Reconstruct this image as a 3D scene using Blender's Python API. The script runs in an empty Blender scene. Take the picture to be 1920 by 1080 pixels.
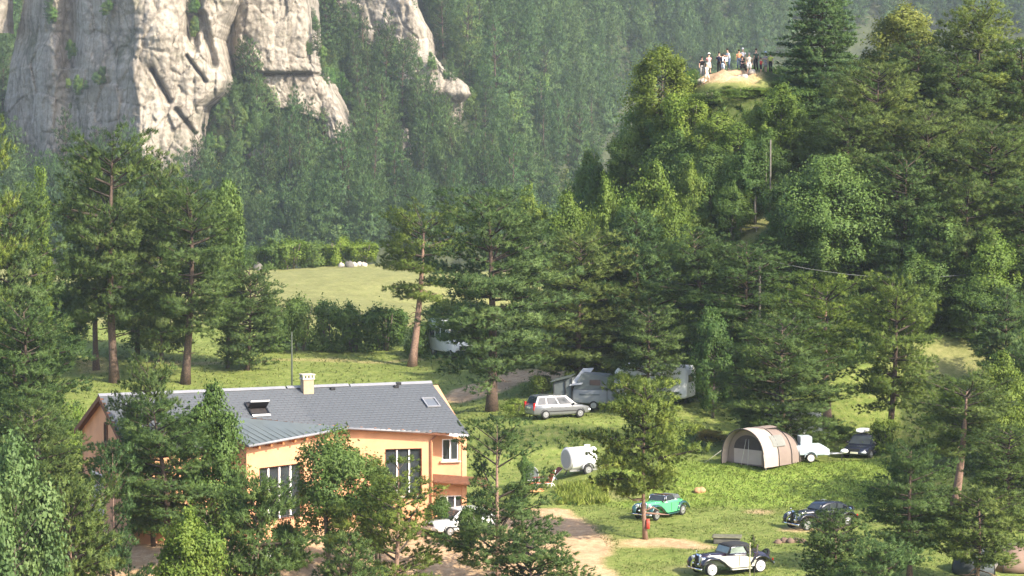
import bpy, math, random
import numpy as np
from mathutils import Vector, Matrix, noise as mnoise
from mathutils.geometry import tessellate_polygon
PI = math.pi
scene = bpy.context.scene
COL = scene.collection
random.seed(7)
# ------------------------------------------------------------------ camera, world, sun, exposure
F_PX, CAM_Z = 4500.0, 22.0
TH = math.atan(240.0 / F_PX)
cam_data = bpy.data.cameras.new('camera')
cam_data.sensor_width = 36.0
cam_data.lens = 36.0 * F_PX / 1920.0
cam_data.clip_start = 1.0
cam_data.clip_end = 6000.0
cam = bpy.data.objects.new('camera', cam_data)
cam.location = (0, 0, CAM_Z)
cam.rotation_euler = (PI / 2 - TH, 0, 0)
COL.objects.link(cam)
scene.camera = cam

SUN_DIR = Vector((0.66, -0.64, 0.66)).normalized()
world = bpy.data.worlds.new('World')
scene.world = world
world.use_nodes = True
wnt = world.node_tree
sky = wnt.nodes.new('ShaderNodeTexSky')
sky.sky_type = 'NISHITA'
sky.sun_disc = False
sky.sun_elevation = math.asin(SUN_DIR.z)
sky.sun_rotation = math.atan2(SUN_DIR.x, SUN_DIR.y)
sky.altitude = 600
sky.dust_density = 3.5
sky.air_density = 0.8
wbg = wnt.nodes['Background']
wbg.inputs['Strength'].default_value = 0.15
wnt.links.new(sky.outputs['Color'], wbg.inputs['Color'])
sun_data = bpy.data.lights.new('sun', 'SUN')
sun_data.energy = 3.3
sun_data.angle = math.radians(0.5)
sun_data.color = (1.0, 0.91, 0.75)
sun = bpy.data.objects.new('sun', sun_data)
sun.location = (200, -100, 200)
sun.rotation_euler = SUN_DIR.to_track_quat('Z', 'Y').to_euler()
COL.objects.link(sun)
scene.view_settings.view_transform = 'Standard'
scene.view_settings.look = 'None'
scene.view_settings.exposure = 1.6
scene.view_settings.gamma = 1.0
scene.view_settings.use_curve_mapping = False
scene.render.filter_size = 1.9
scene.cycles.max_bounces = 6
scene.cycles.diffuse_bounces = 4
scene.cycles.glossy_bounces = 2
scene.cycles.transmission_bounces = 4
scene.cycles.transparent_max_bounces = 4
scene.cycles.volume_bounces = 1
HAZE_DENSITY = 0.00013

# ------------------------------------------------------------------ picture <-> place
CT, ST = math.cos(TH), math.sin(TH)
def P(px, py, D):
    """the point of the place seen at (px, py) of the photograph, D metres out"""
    u, v = (px - 960.0) / F_PX, (540.0 - py) / F_PX
    t = D / (CT + v * ST)
    return Vector((u * t, D, CAM_Z + t * (-ST + v * CT)))
def X(px, D):
    return (px - 960.0) / F_PX * D
def pix(x, y, z):
    """world arrays to photograph pixels"""
    zz = z - CAM_Z
    dep = np.maximum(y * CT - zz * ST, 1e-3)
    return 960 + F_PX * x / dep, 540 - F_PX * (y * ST + zz * CT) / dep

# ------------------------------------------------------------------ mesh helpers
def link(o, parent=None):
    COL.objects.link(o)
    if parent is not None:
        o.parent = parent
    return o
def tag(o, label=None, cat=None, group=None, kind=None):
    if label: o['label'] = label
    if cat: o['category'] = cat
    if group: o['group'] = group
    if kind: o['kind'] = kind
    return o
def empty(name, loc=(0, 0, 0), rz=0.0, label=None, cat=None, group=None):
    o = bpy.data.objects.new(name, None)
    o.empty_display_size = 0.3
    o.location = loc
    o.rotation_euler = (0, 0, rz)
    COL.objects.link(o)
    return tag(o, label, cat, group)
def tree_copy(o, parent=None):
    c = o.copy()
    COL.objects.link(c)
    if parent is not None:
        c.parent = parent
    for ch in list(o.children):
        tree_copy(ch, c)
    return c
def np_mesh(name, V, T, mats, normals=None, attr=None, midx=None, smooth=True):
    """triangle (or quad) mesh from arrays"""
    V = np.asarray(V, np.float32); T = np.asarray(T, np.int32)
    k = T.shape[1]
    me = bpy.data.meshes.new(name)
    me.vertices.add(len(V)); me.vertices.foreach_set('co', V.ravel())
    me.loops.add(T.size); me.loops.foreach_set('vertex_index', T.ravel())
    me.polygons.add(len(T))
    me.polygons.foreach_set('loop_start', np.arange(0, T.size, k, dtype=np.int32))
    if smooth:
        me.polygons.foreach_set('use_smooth', np.ones(len(T), bool))
    for m in mats: me.materials.append(m)
    if midx is not None:
        me.polygons.foreach_set('material_index', np.asarray(midx, np.int32))
    me.update(calc_edges=True)
    if attr is not None:
        for an, av in attr.items():
            a = me.attributes.new(an, 'FLOAT', 'POINT')
            a.data.foreach_set('value', np.asarray(av, np.float32))
    if normals is not None:
        me.normals_split_custom_set_from_vertices(np.asarray(normals, np.float32).tolist())
    return me
class MB:
    """collects primitives into one mesh"""
    def __init__(s):
        s.v, s.f, s.sm = [], [], []
    def add(s, vs, fs, smooth=False, M=None):
        b = len(s.v)
        for p in vs:
            p = Vector(p)
            s.v.append(tuple(M @ p) if M is not None else tuple(p))
        for f in fs:
            s.f.append([i + b for i in f]); s.sm.append(smooth)
        return s
    def box(s, c, d, rz=0.0, M=None, taper=1.0):
        hx, hy, hz = d[0] / 2, d[1] / 2, d[2] / 2
        R = Matrix.Translation(c) @ Matrix.Rotation(rz, 4, 'Z')
        if M is not None: R = M @ R
        vs = [(sx * hx * (taper if sz > 0 else 1), sy * hy * (taper if sz > 0 else 1), sz * hz) for sz in (-1, 1) for sx, sy in ((-1, -1), (1, -1), (1, 1), (-1, 1))]
        return s.add(vs, [(3, 2, 1, 0), (4, 5, 6, 7), (0, 1, 5, 4), (1, 2, 6, 5), (2, 3, 7, 6), (3, 0, 4, 7)], False, R)
    def prism(s, pts, ext, M=None, smooth=False):
        n = len(pts); e = Vector(ext)
        vs = [Vector(p) for p in pts] + [Vector(p) + e for p in pts]
        fs = [list(range(n))[::-1], list(range(n, 2 * n))] + [(i, (i + 1) % n, n + (i + 1) % n, n + i) for i in range(n)]
        return s.add(vs, fs, smooth, M)
    def tube(s, path, rad, sides=6, cap=True, M=None, flat=None, smooth=True):
        pts = [Vector(p) for p in path]; n = len(pts)
        if not hasattr(rad, '__len__'): rad = [rad] * n
        rings = []
        side = None
        for i, p in enumerate(pts):
            t = (pts[min(i + 1, n - 1)] - pts[max(i - 1, 0)])
            t = t.normalized() if t.length > 1e-9 else Vector((0, 0, 1))
            if side is None:
                a = Vector((0, 0, 1)) if abs(t.z) < 0.9 else Vector((1, 0, 0))
                side = t.cross(a).normalized()
            else:
                side = (side - t * side.dot(t)).normalized()
            up = side.cross(t)
            ra, rb = (rad[i], rad[i]) if flat is None else (rad[i], rad[i] * flat)
            rings.append([p + side * (ra * math.cos(2 * PI * k / sides)) + up * (rb * math.sin(2 * PI * k / sides)) for k in range(sides)])
        return s.loft(rings, cap, M, smooth)
    def loft(s, rings, cap=True, M=None, smooth=True, closed=True):
        n = len(rings[0]); vs = [p for r in rings for p in r]
        fs = []
        for i in range(len(rings) - 1):
            for k in range(n if closed else n - 1):
                a, b = i * n + k, i * n + (k + 1) % n
                fs.append((a, b, b + n, a + n))
        if cap:
            fs.append(list(range(n))[::-1]); fs.append([(len(rings) - 1) * n + k for k in range(n)])
        return s.add(vs, fs, smooth, M)
    def ell(s, c, r, seg=10, rings=7, M=None):
        vs, fs = [], []
        c = Vector(c)
        for i in range(rings + 1):
            a = PI * i / rings
            for k in range(seg):
                b = 2 * PI * k / seg
                vs.append(c + Vector((r[0] * math.sin(a) * math.cos(b), r[1] * math.sin(a) * math.sin(b), r[2] * math.cos(a))))
        for i in range(rings):
            for k in range(seg):
                p, q = i * seg + k, i * seg + (k + 1) % seg
                fs.append((p, p + seg, q + seg, q))
        return s.add(vs, fs, True, M)
    def disc(s, c, axis, r, th, seg=16, M=None):
        a = Vector(axis).normalized(); c = Vector(c)
        return s.tube([c - a * th / 2, c + a * th / 2], r, seg, True, M, None, False)
    def mesh(s, name, m):
        me = bpy.data.meshes.new(name)
        me.from_pydata(s.v, [], s.f)
        me.polygons.foreach_set('use_smooth', s.sm)
        for q in (m if isinstance(m, (list, tuple)) else [m]): me.materials.append(q)
        me.update()
        return me
    def obj(s, name, m, parent=None, loc=None):
        o = bpy.data.objects.new(name, s.mesh(name, m))
        if loc is not None: o.location = loc
        return link(o, parent)

# ------------------------------------------------------------------ materials
def mat(name, col, rough=0.7, var=0.25, scale=4.0, bump=0.0, metal=0.0, spec=0.3, detail=5.0, coat=0.0, col2=None):
    m = bpy.data.materials.new(name); m.use_nodes = True
    nt = m.node_tree; b = nt.nodes['Principled BSDF']
    b.inputs['Roughness'].default_value = rough
    b.inputs['Metallic'].default_value = metal
    b.inputs['Specular IOR Level'].default_value = spec
    b.inputs['Coat Weight'].default_value = coat
    b.inputs['Coat Roughness'].default_value = 0.08
    tc = nt.nodes.new('ShaderNodeTexCoord')
    nz = nt.nodes.new('ShaderNodeTexNoise'); nz.inputs['Scale'].default_value = scale; nz.inputs['Detail'].default_value = detail
    nz.inputs['Roughness'].default_value = 0.65
    nt.links.new(tc.outputs['Object'], nz.inputs['Vector'])
    cr = nt.nodes.new('ShaderNodeValToRGB')
    c2 = col2 or [min(1, c * (1 + var)) for c in col]
    c1 = [c * (1 - var) for c in col]
    cr.color_ramp.elements[0].position = 0.3; cr.color_ramp.elements[0].color = (*c1, 1)
    cr.color_ramp.elements[1].position = 0.7; cr.color_ramp.elements[1].color = (*c2, 1)
    nt.links.new(nz.outputs['Fac'], cr.inputs['Fac'])
    nt.links.new(cr.outputs['Color'], b.inputs['Base Color'])
    if bump > 0:
        bp = nt.nodes.new('ShaderNodeBump'); bp.inputs['Strength'].default_value = 0.6; bp.inputs['Distance'].default_value = bump
        nt.links.new(nz.outputs['Fac'], bp.inputs['Height']); nt.links.new(bp.outputs['Normal'], b.inputs['Normal'])
    return m
def glass_mat(name, col=(0.03, 0.035, 0.04), rough=0.06):
    m = mat(name, col, rough, 0.3, 2.0, spec=0.6)
    return m
def leaf_mat(name, c1, c2, c3, trans=0.3):
    """foliage: tone varies leaf by leaf (attribute v) and tree by tree (object colour, random)"""
    m = bpy.data.materials.new(name); m.use_nodes = True
    nt = m.node_tree; N = nt.nodes; L = nt.links
    b = N['Principled BSDF']; out = N['Material Output']
    at = N.new('ShaderNodeAttribute'); at.attribute_name = 'v'
    cr = N.new('ShaderNodeValToRGB'); e = cr.color_ramp.elements
    e[0].color = (*c1, 1); e[1].color = (*c3, 1); e.new(0.5).color = (*c2, 1)
    L.new(at.outputs['Fac'], cr.inputs['Fac'])
    oi = N.new('ShaderNodeObjectInfo')
    mul = N.new('ShaderNodeMix'); mul.data_type = 'RGBA'; mul.blend_type = 'MULTIPLY'; mul.inputs[0].default_value = 1.0
    L.new(cr.outputs['Color'], mul.inputs[6]); L.new(oi.outputs['Color'], mul.inputs[7])
    hsv = N.new('ShaderNodeHueSaturation')
    mr = N.new('ShaderNodeMapRange'); mr.inputs[3].default_value = 0.488; mr.inputs[4].default_value = 0.512
    L.new(oi.outputs['Random'], mr.inputs[0]); L.new(mr.outputs[0], hsv.inputs['Hue'])
    mr2 = N.new('ShaderNodeMapRange'); mr2.inputs[3].default_value = 1.12; mr2.inputs[4].default_value = 0.88
    L.new(oi.outputs['Random'], mr2.inputs[0]); L.new(mr2.outputs[0], hsv.inputs['Value'])
    L.new(mul.outputs[2], hsv.inputs['Color'])
    L.new(hsv.outputs['Color'], b.inputs['Base Color'])
    b.inputs['Roughness'].default_value = 0.55; b.inputs['Specular IOR Level'].default_value = 0.25
    tr = N.new('ShaderNodeBsdfTranslucent'); L.new(hsv.outputs['Color'], tr.inputs['Color'])
    mx = N.new('ShaderNodeMixShader'); mx.inputs[0].default_value = trans
    L.new(b.outputs[0], mx.inputs[1]); L.new(tr.outputs[0], mx.inputs[2]); L.new(mx.outputs[0], out.inputs['Surface'])
    return m
M_BARK = mat('pine_bark', (0.085, 0.06, 0.045), 0.9, 0.5, 9.0, 0.03, col2=(0.15, 0.10, 0.075))
M_BARKP = mat('pink_pine_bark', (0.22, 0.14, 0.10), 0.9, 0.35, 9.0, 0.02, col2=(0.33, 0.21, 0.155))
M_LIMB = mat('pine_limb_bark', (0.06, 0.046, 0.034), 0.9, 0.4, 9.0)
M_BARKG = mat('grey_bark', (0.12, 0.10, 0.08), 0.9, 0.4, 8.0, 0.02)
M_DEADWOOD = mat('dead_wood', (0.30, 0.25, 0.19), 0.85, 0.3, 8.0)
M_NEEDLE = leaf_mat('pine_needles', (0.064, 0.108, 0.034), (0.108, 0.172, 0.048), (0.178, 0.238, 0.064), 0.42)
M_LEAF = leaf_mat('broad_leaves', (0.066, 0.120, 0.030), (0.106, 0.180, 0.042), (0.172, 0.240, 0.062), 0.44)
M_FAR = leaf_mat('far_leaves', (0.055, 0.108, 0.040), (0.092, 0.162, 0.050), (0.155, 0.225, 0.060), 0.34)
# ------------------------------------------------------------------ the ground
CT_PTS = []
def C(px, D, z): CT_PTS.append((X(px, D), D, z))
for px in (-500, 400, 1300, 2400):
    C(px, 110, -3.6 if px < 1000 else -2.4)
for px in (-400, 150, 500, 800): C(px, 120, -1.4)
for px in (-400, 100, 500, 900): C(px, 131, 0.25)
for px in (-400, 100, 500, 850): C(px, 146, 0.7)
for px in (1050, 1250, 1450, 1650): C(px, 120, -0.9); C(px, 128, 0.05); C(px, 146, 0.45)
C(1850, 128, -0.2); C(2300, 128, -0.5); C(1850, 142, 0.9); C(2300, 142, 1.2)
for px in (1150, 1250, 1400, 1520, 1640): C(px, 149.5, 0.75); C(px, 154, 2.0); C(px, 160, 2.1); C(px, 165, 2.4)
C(1000, 149, 0.6); C(1050, 156, 1.2); C(1000, 163, 1.6); C(1100, 163, 1.8); C(1000, 167.5, 3.4); C(1090, 167.5, 3.4)
C(990, 173, 3.5); C(1110, 173, 3.6); C(1260, 173, 4.2); C(1260, 179, 5.2); C(1390, 172, 3.6); C(1450, 168, 2.9)
C(860, 178, 3.0); C(920, 180, 3.3)
for px in (-300, 100, 500, 800): C(px, 165, 1.3); C(px, 185, 2.2); C(px, 203, 3.0); C(px, 213, 3.6); C(px, 226, 4.6)
C(900, 250, 6.9); C(1000, 250, 6.4); C(900, 300, 7.4); C(1000, 300, 6.6); C(900, 226, 5.0); C(820, 275, 7.4); C(450, 275, 7.7)
C(930, 196, 3.7); C(1000, 200, 4.2); C(1100, 196, 4.3)
for px in (-300, 200, 550, 760): C(px, 250, 7.0); C(px, 300, 8.1); C(px, 312, 7.5); C(px, 345, -6); C(px, 420, -45)
C(1265, 200, 15.0); C(1265, 188, 9.5); C(1400, 192, 16.6); C(1400, 182, 9.5)
C(1375, 204, 28.0); C(1318, 206.5, 28.5); C(1375, 210, 29.6); C(1322, 210.5, 29.4); C(1440, 210, 29.6); C(1375, 216, 29.6); C(1375, 200.5, 24.5); C(1320, 202, 25.5); C(1450, 203, 26.5); C(1240, 212, 25.0)
C(1185, 213, 19.5); C(1140, 213, 14.5); C(1095, 216, 9.5); C(1000, 222, 7.3); C(1060, 232, 6)
C(1300, 226, 24); C(1400, 228, 25)
C(1560, 213, 27.5); C(1750, 215, 28.5); C(1950, 215, 27); C(2300, 215, 27)
C(1600, 190, 16.5); C(1900, 190, 17.0); C(2300, 190, 17); C(1600, 174, 7.0); C(1775, 175, 7.2); C(1950, 173, 7.2); C(2300, 173, 7.5)
C(1700, 158, 2.7); C(1900, 156, 3.4); C(2300, 156, 4)
C(1600, 235, 31); C(1900, 235, 31); C(2300, 235, 31); C(1500, 262, 16); C(1900, 262, 18); C(1100, 262, -2); C(1100, 320, -25)
C(1500, 330, -15); C(1900, 330, -12); C(960, 420, -48); C(1600, 420, -48); C(2200, 420, -48)
for px in (-600, 960, 2600): C(px, 84, -8); C(px, 55, -1)
CT_A = np.array(CT_PTS)
RBF_C2 = 9.0
def _phi(r2): return np.sqrt(r2 + RBF_C2)
_A = _phi(((CT_A[:, None, :2] - CT_A[None, :, :2]) ** 2).sum(-1))
_n = len(CT_A)
_K = np.zeros((_n + 3, _n + 3)); _K[:_n, :_n] = _A - 0.15 * np.eye(_n)
_K[:_n, _n] = 1; _K[_n, :_n] = 1; _K[:_n, _n + 1:] = CT_A[:, :2]; _K[_n + 1:, :_n] = CT_A[:, :2].T
_W = np.linalg.solve(_K, np.concatenate([CT_A[:, 2], np.zeros(3)]))
def gz_arr(x, y):
    x = np.atleast_1d(np.asarray(x, float)); y = np.atleast_1d(np.asarray(y, float))
    out = np.empty_like(x)
    for i in range(0, len(x), 8000):
        xs, ys = x[i:i + 8000], y[i:i + 8000]
        r2 = (xs[:, None] - CT_A[None, :, 0]) ** 2 + (ys[:, None] - CT_A[None, :, 1]) ** 2
        out[i:i + 8000] = _phi(r2) @ _W[:_n] + _W[_n] + _W[_n + 1] * xs + _W[_n + 2] * ys
    kn = np.exp(-(((x - X(1372, 209)) / 5) ** 2 + ((y - 208) / 4) ** 2))
    out += kn * (.22 * np.sin(x * 2.1 + 1.7 * np.sin(y * 1.4)) + .14 * np.sin(x * 4.7 + y * 3.3))
    out += 0.05 * np.sin(x * 1.3 + 2 * np.sin(y * .7)) * np.sin(y * 1.1 + x * .4) + 0.04 * np.sin(x * 3.1 + y * 2.3)
    # the viewer's own hillside, and the valley floor beyond
    near = np.clip((95 - y) / 45, 0, 1)
    hillz = 20.2 - 0.46 * np.clip(y, 0, 200) + 0.10 * np.clip(-y, 0, 400)
    out = out * (1 - near) + np.minimum(hillz, 60) * near
    far = np.clip((y - 330) / 90, 0, 1)
    out = out * (1 - far) - 48 * far
    side = np.clip((np.abs(x) - 75) / 120, 0, 1) * (y > 95)
    out = out * (1 - side) + np.clip(out, -48, 30) * side
    return np.clip(out, -60, 70)
def gz(x, y): return float(gz_arr(x, y)[0])

def in_poly(px, py, poly):
    inside = np.zeros(px.shape, bool)
    n = len(poly)
    for i in range(n):
        x1, y1 = poly[i]; x2, y2 = poly[(i + 1) % n]
        c = ((y1 > py) != (y2 > py)) & (px < (x2 - x1) * (py - y1) / (y2 - y1 + 1e-9) + x1)
        inside ^= c
    return inside

_xs = np.concatenate([np.linspace(-1400, -80, 26), np.arange(-58, 58.1, 0.62), np.linspace(80, 1400, 26)])
_ys = np.concatenate([np.linspace(-260, 95, 36), np.arange(104, 236, 0.55), np.arange(238, 330, 2.0), np.linspace(340, 2600, 40)])
GX, GY = np.meshgrid(_xs, _ys)
GZ = gz_arr(GX.ravel(), GY.ravel()).reshape(GX.shape)
gpx, gpy = pix(GX.ravel(), GY.ravel(), GZ.ravel())
gD = GY.ravel()
near_ok = (gD > 100) & (gD < 240)
wob = 20 * np.sin(gpy * .05 + gpx * .021) + 7 * np.sin(gpx * .047 - gpy * .08)
sand = np.zeros(gpx.shape)
SAND = [[(-400, 925), (440, 925), (800, 965), (985, 930), (1055, 945), (1105, 985), (1150, 1040), (1165, 1200), (1200, 1600), (-400, 1600)],
        [(815, 745), (850, 727), (900, 712), (960, 690), (1050, 688), (1130, 696), (1100, 712), (985, 716), (930, 736), (860, 757)],
        [(1160, 1008), (1300, 1012), (1345, 1026), (1300, 1030), (1160, 1030)],
        [(1455, 984), (1520, 982), (1560, 992), (1500, 1000), (1455, 996)],
        [(1405, 962), (1450, 956), (1460, 964), (1410, 968)],
        [(130, 672), (205, 665), (225, 702), (150, 708)], [(280, 676), (1000, 668), (1000, 676), (280, 684)]]
for k, pl in enumerate(SAND):
    m_ = in_poly(gpx + wob * (0.6 if k != 1 else .3), gpy + wob * .15, pl) & near_ok
    if k == 0: m_ &= gD < 147
    if k == 1: m_ &= (gD > 165)
    if k in (5, 6): m_ &= gD > 195
    sand[m_] = 1.0 if k < 2 else .42 if k > 4 else 0.75
dtop = np.hypot((GX.ravel() - X(1370, 207)) / 3.2, (GY.ravel() - 208.6) / 3.9)
sand = np.maximum(sand, np.clip(2.0 - 1.8 * dtop, 0, .85))
dry = np.zeros(gpx.shape)
dry[(gD > 236) & (gD < 330)] = 1
for (px_, D_, r_) in ((1775, 175, 5), (1265, 200, 3), (1400, 192, 3), (1380, 206, 3), (1390, 176, 3), (1150, 150.5, 2.5), (1300, 128, 2)):
    dry = np.maximum(dry, np.clip(1.4 - np.hypot((GX.ravel() - X(px_, D_)) / r_, (gD - D_) / (r_ * .6)), 0, 1) * .9)
lush = np.zeros(gpx.shape)
lush[(gD > 147.5) & (gD < 157) & (gpx > 1130) & (gpx < 1670)] = 1
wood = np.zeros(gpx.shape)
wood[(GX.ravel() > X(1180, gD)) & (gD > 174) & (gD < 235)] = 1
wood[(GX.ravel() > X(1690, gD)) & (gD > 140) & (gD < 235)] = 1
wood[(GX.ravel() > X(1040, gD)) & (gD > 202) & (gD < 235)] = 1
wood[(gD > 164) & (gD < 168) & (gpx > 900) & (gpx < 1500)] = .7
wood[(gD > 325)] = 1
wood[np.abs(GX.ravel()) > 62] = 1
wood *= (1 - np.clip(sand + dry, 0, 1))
def blur(a):
    A = a.reshape(GX.shape); 
    for _ in range(2):
        B = A.copy(); B[1:-1, 1:-1] = (A[1:-1, 1:-1] * 2 + A[:-2, 1:-1] + A[2:, 1:-1] + A[1:-1, :-2] + A[1:-1, 2:]) / 6
        A = B
    return A.ravel()
sand_b, dry_b, lush_b, wood_b = blur(sand), blur(dry), blur(lush), blur(wood)

def ground_mat():
    m = bpy.data.materials.new('ground_cover'); m.use_nodes = True
    nt = m.node_tree; N = nt.nodes; L = nt.links; b = N['Principled BSDF']
    geo = N.new('ShaderNodeNewGeometry')
    def noise(scale, detail=6, rough=.65):
        n = N.new('ShaderNodeTexNoise'); n.inputs['Scale'].default_value = scale; n.inputs['Detail'].default_value = detail
        n.inputs['Roughness'].default_value = rough; L.new(geo.outputs['Position'], n.inputs['Vector']); return n
    def ramp(n, cols, pos=None):
        r = N.new('ShaderNodeValToRGB'); e = r.color_ramp.elements
        pos = pos or [0.3 + 0.4 * i / (len(cols) - 1) for i in range(len(cols))]
        e[0].position = pos[0]; e[0].color = (*cols[0], 1); e[1].position = pos[-1]; e[1].color = (*cols[-1], 1)
        for c, p in list(zip(cols, pos))[1:-1]: e.new(p).color = (*c, 1)
        L.new(n.outputs['Fac'], r.inputs['Fac']); return r
    n1, n2, n3 = noise(0.35), noise(2.2), noise(9.0, 8, .75)
    grass = ramp(n2, [(0.10, 0.148, 0.030), (0.168, 0.205, 0.050), (0.24, 0.25, 0.08)])
    sandc = ramp(n2, [(0.36, 0.225, 0.12), (0.49, 0.33, 0.19), (0.58, 0.42, 0.265)])
    dryc = ramp(n2, [(0.15, 0.165, 0.055), (0.205, 0.205, 0.075), (0.26, 0.245, 0.10)])
    lushc = ramp(n2, [(0.11, 0.17, 0.026), (0.17, 0.235, 0.042), (0.23, 0.265, 0.065)])
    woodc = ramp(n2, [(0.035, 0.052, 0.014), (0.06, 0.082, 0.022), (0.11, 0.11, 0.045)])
    cur = grass.outputs['Color']
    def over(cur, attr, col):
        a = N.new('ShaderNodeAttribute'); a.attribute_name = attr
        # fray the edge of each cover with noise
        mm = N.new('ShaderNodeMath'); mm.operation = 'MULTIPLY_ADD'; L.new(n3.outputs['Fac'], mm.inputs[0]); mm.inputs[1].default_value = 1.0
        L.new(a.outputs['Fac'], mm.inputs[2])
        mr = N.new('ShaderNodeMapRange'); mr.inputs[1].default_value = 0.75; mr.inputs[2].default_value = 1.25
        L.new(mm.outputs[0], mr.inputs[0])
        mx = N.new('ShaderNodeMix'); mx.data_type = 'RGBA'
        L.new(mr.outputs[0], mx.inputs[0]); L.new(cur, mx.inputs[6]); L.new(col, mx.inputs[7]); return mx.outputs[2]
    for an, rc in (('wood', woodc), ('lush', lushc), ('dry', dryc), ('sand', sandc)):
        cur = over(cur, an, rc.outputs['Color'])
    # broad patches of worn and fresh ground
    br = N.new('ShaderNodeMapRange'); br.inputs[1].default_value = .3; br.inputs[2].default_value = .7; br.inputs[3].default_value = .78; br.inputs[4].default_value = 1.18
    L.new(n1.outputs['Fac'], br.inputs[0])
    mx = N.new('ShaderNodeMix'); mx.data_type = 'RGBA'; mx.blend_type = 'MULTIPLY'; mx.inputs[0].default_value = 1
    L.new(cur, mx.inputs[6]); L.new(br.outputs[0], mx.inputs[7])
    f2 = N.new('ShaderNodeMapRange'); f2.inputs[1].default_value = .25; f2.inputs[2].default_value = .75; f2.inputs[3].default_value = .7; f2.inputs[4].default_value = 1.3
    L.new(n3.outputs['Fac'], f2.inputs[0])
    mx2 = N.new('ShaderNodeMix'); mx2.data_type = 'RGBA'; mx2.blend_type = 'MULTIPLY'; mx2.inputs[0].default_value = 1
    L.new(mx.outputs[2], mx2.inputs[6]); L.new(f2.outputs[0], mx2.inputs[7])
    L.new(mx2.outputs[2], b.inputs['Base Color'])
    b.inputs['Roughness'].default_value = .95; b.inputs['Specular IOR Level'].default_value = .1
    bp = N.new('ShaderNodeBump'); bp.inputs['Distance'].default_value = .08; bp.inputs['Strength'].default_value = .8
    L.new(n3.outputs['Fac'], bp.inputs['Height']); L.new(bp.outputs['Normal'], b.inputs['Normal'])
    return m
M_GROUND = ground_mat()
ny, nx = GX.shape
idx = np.arange(ny * nx).reshape(ny, nx)
Q = np.stack([idx[:-1, :-1], idx[:-1, 1:], idx[1:, 1:], idx[1:, :-1]], -1).reshape(-1, 4)
GV = np.stack([GX.ravel(), GY.ravel(), GZ.ravel()], -1)
def ground_piece(name, sel):
    q = Q[sel]
    used, inv = np.unique(q, return_inverse=True)
    at = {'sand': sand_b[used], 'dry': dry_b[used], 'lush': lush_b[used], 'wood': wood_b[used]}
    o = bpy.data.objects.new(name, np_mesh(name, GV[used], inv.reshape(-1, 4), [M_GROUND], attr=at))
    link(o); return tag(o, kind='structure')
q_sand = sand[Q].mean(1); q_D = gD[Q].mean(1); q_dry = dry[Q].mean(1)
is_path = (q_sand > .5) & (q_D > 165) & (q_D < 240) & (gpy[Q].mean(1) > 600)
is_yard = (q_sand > .5) & (q_D < 150)
is_meadow = (q_D > 237) & (q_D < 320) & (np.abs(GX.ravel()[Q].mean(1)) < 58)
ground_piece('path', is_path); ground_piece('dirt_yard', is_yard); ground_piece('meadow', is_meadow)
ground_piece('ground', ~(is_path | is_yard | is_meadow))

# ------------------------------------------------------------------ the far hillside
H_PTS = [(-200, 520, 520), (400, 520, 515), (1000, 520, 520), (1600, 520, 560), (2200, 520, 600),
         (-200, 430, 548), (0, 430, 545), (300, 420, 545), (600, 410, 540), (900, 400, 545), (1040, 385, 560),
         (0, 345, 598), (250, 325, 590), (400, 305, 580), (560, 285, 582), (430, 200, 580), (480, 240, 580), (360, 60, 602), (400, 120, 590),
         (600, 190, 625), (650, 250, 612), (720, 250, 612), (660, 330, 575), (800, 300, 590), (900, 260, 612), (960, 320, 590),
         (700, 150, 650), (820, 80, 690), (0, 200, 660), (0, 0, 720), (200, 0, 700), (500, 0, 680), (620, 60, 670), (850, 0, 720),
         (1060, 320, 655), (1030, 290, 680), (1080, 220, 740), (960, 180, 690), (1000, 60, 760), (1200, 250, 800), (1200, 100, 860), (1450, 50, 920),
         (1700, 60, 960), (1950, 0, 1000), (1800, 250, 820), (2200, 200, 900),
         (-200, -120, 800), (500, -120, 780), (1000, -120, 880), (1500, -120, 1010), (2200, -120, 1080),
         (-200, -420, 1020), (800, -420, 1060), (1500, -420, 1200), (2200, -420, 1280)]
H_PTS += [(px_, py_, d_ + (40 if px_ > 0 else 0)) for px_ in (-700, -1200, 2700, 3200) for py_, d_ in ((520, 560), (300, 640), (0, 780), (-420, 1080))]
H_A = np.array(H_PTS, float)
_k = len(H_A)
_hk = np.zeros((_k + 3, _k + 3))
def _hphi(d2): return np.sqrt(d2 + 900.0)
_hk[:_k, :_k] = _hphi(((H_A[:, None, :2] - H_A[None, :, :2]) ** 2).sum(-1)) - 2.0 * np.eye(_k)
_hk[:_k, _k] = 1; _hk[_k, :_k] = 1; _hk[:_k, _k + 1:] = H_A[:, :2]; _hk[_k + 1:, :_k] = H_A[:, :2].T
_hw = np.linalg.solve(_hk, np.concatenate([H_A[:, 2], np.zeros(3)]))
def hill_D(px, py):
    px = np.atleast_1d(np.asarray(px, float)); py = np.atleast_1d(np.asarray(py, float))
    r2 = (px[:, None] - H_A[None, :, 0]) ** 2 + (py[:, None] - H_A[None, :, 1]) ** 2
    return _hphi(r2) @ _hw[:_k] + _hw[_k] + _hw[_k + 1] * px + _hw[_k + 2] * py
def P_arr(px, py, D):
    u, v = (px - 960.0) / F_PX, (540.0 - py) / F_PX
    t = D / (CT + v * ST)
    return np.stack([u * t, D + 0 * u, CAM_Z + t * (-ST + v * CT)], -1)
hx, hy = np.meshgrid(np.arange(-1100, 3100, 15.0), np.arange(-430, 560, 12.0))
hd = hill_D(hx.ravel(), hy.ravel())
hd = hd + 5 * np.sin(hx.ravel() * .04 + 1.3 * np.sin(hy.ravel() * .03)) + 3 * np.sin(hx.ravel() * .11 + hy.ravel() * .07)
HV = P_arr(hx.ravel(), hy.ravel(), hd)
n_top = HV.reshape(*hx.shape, 3)
back = n_top[0].copy(); back[:, 1] += 700; back[:, 2] -= 40
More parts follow.
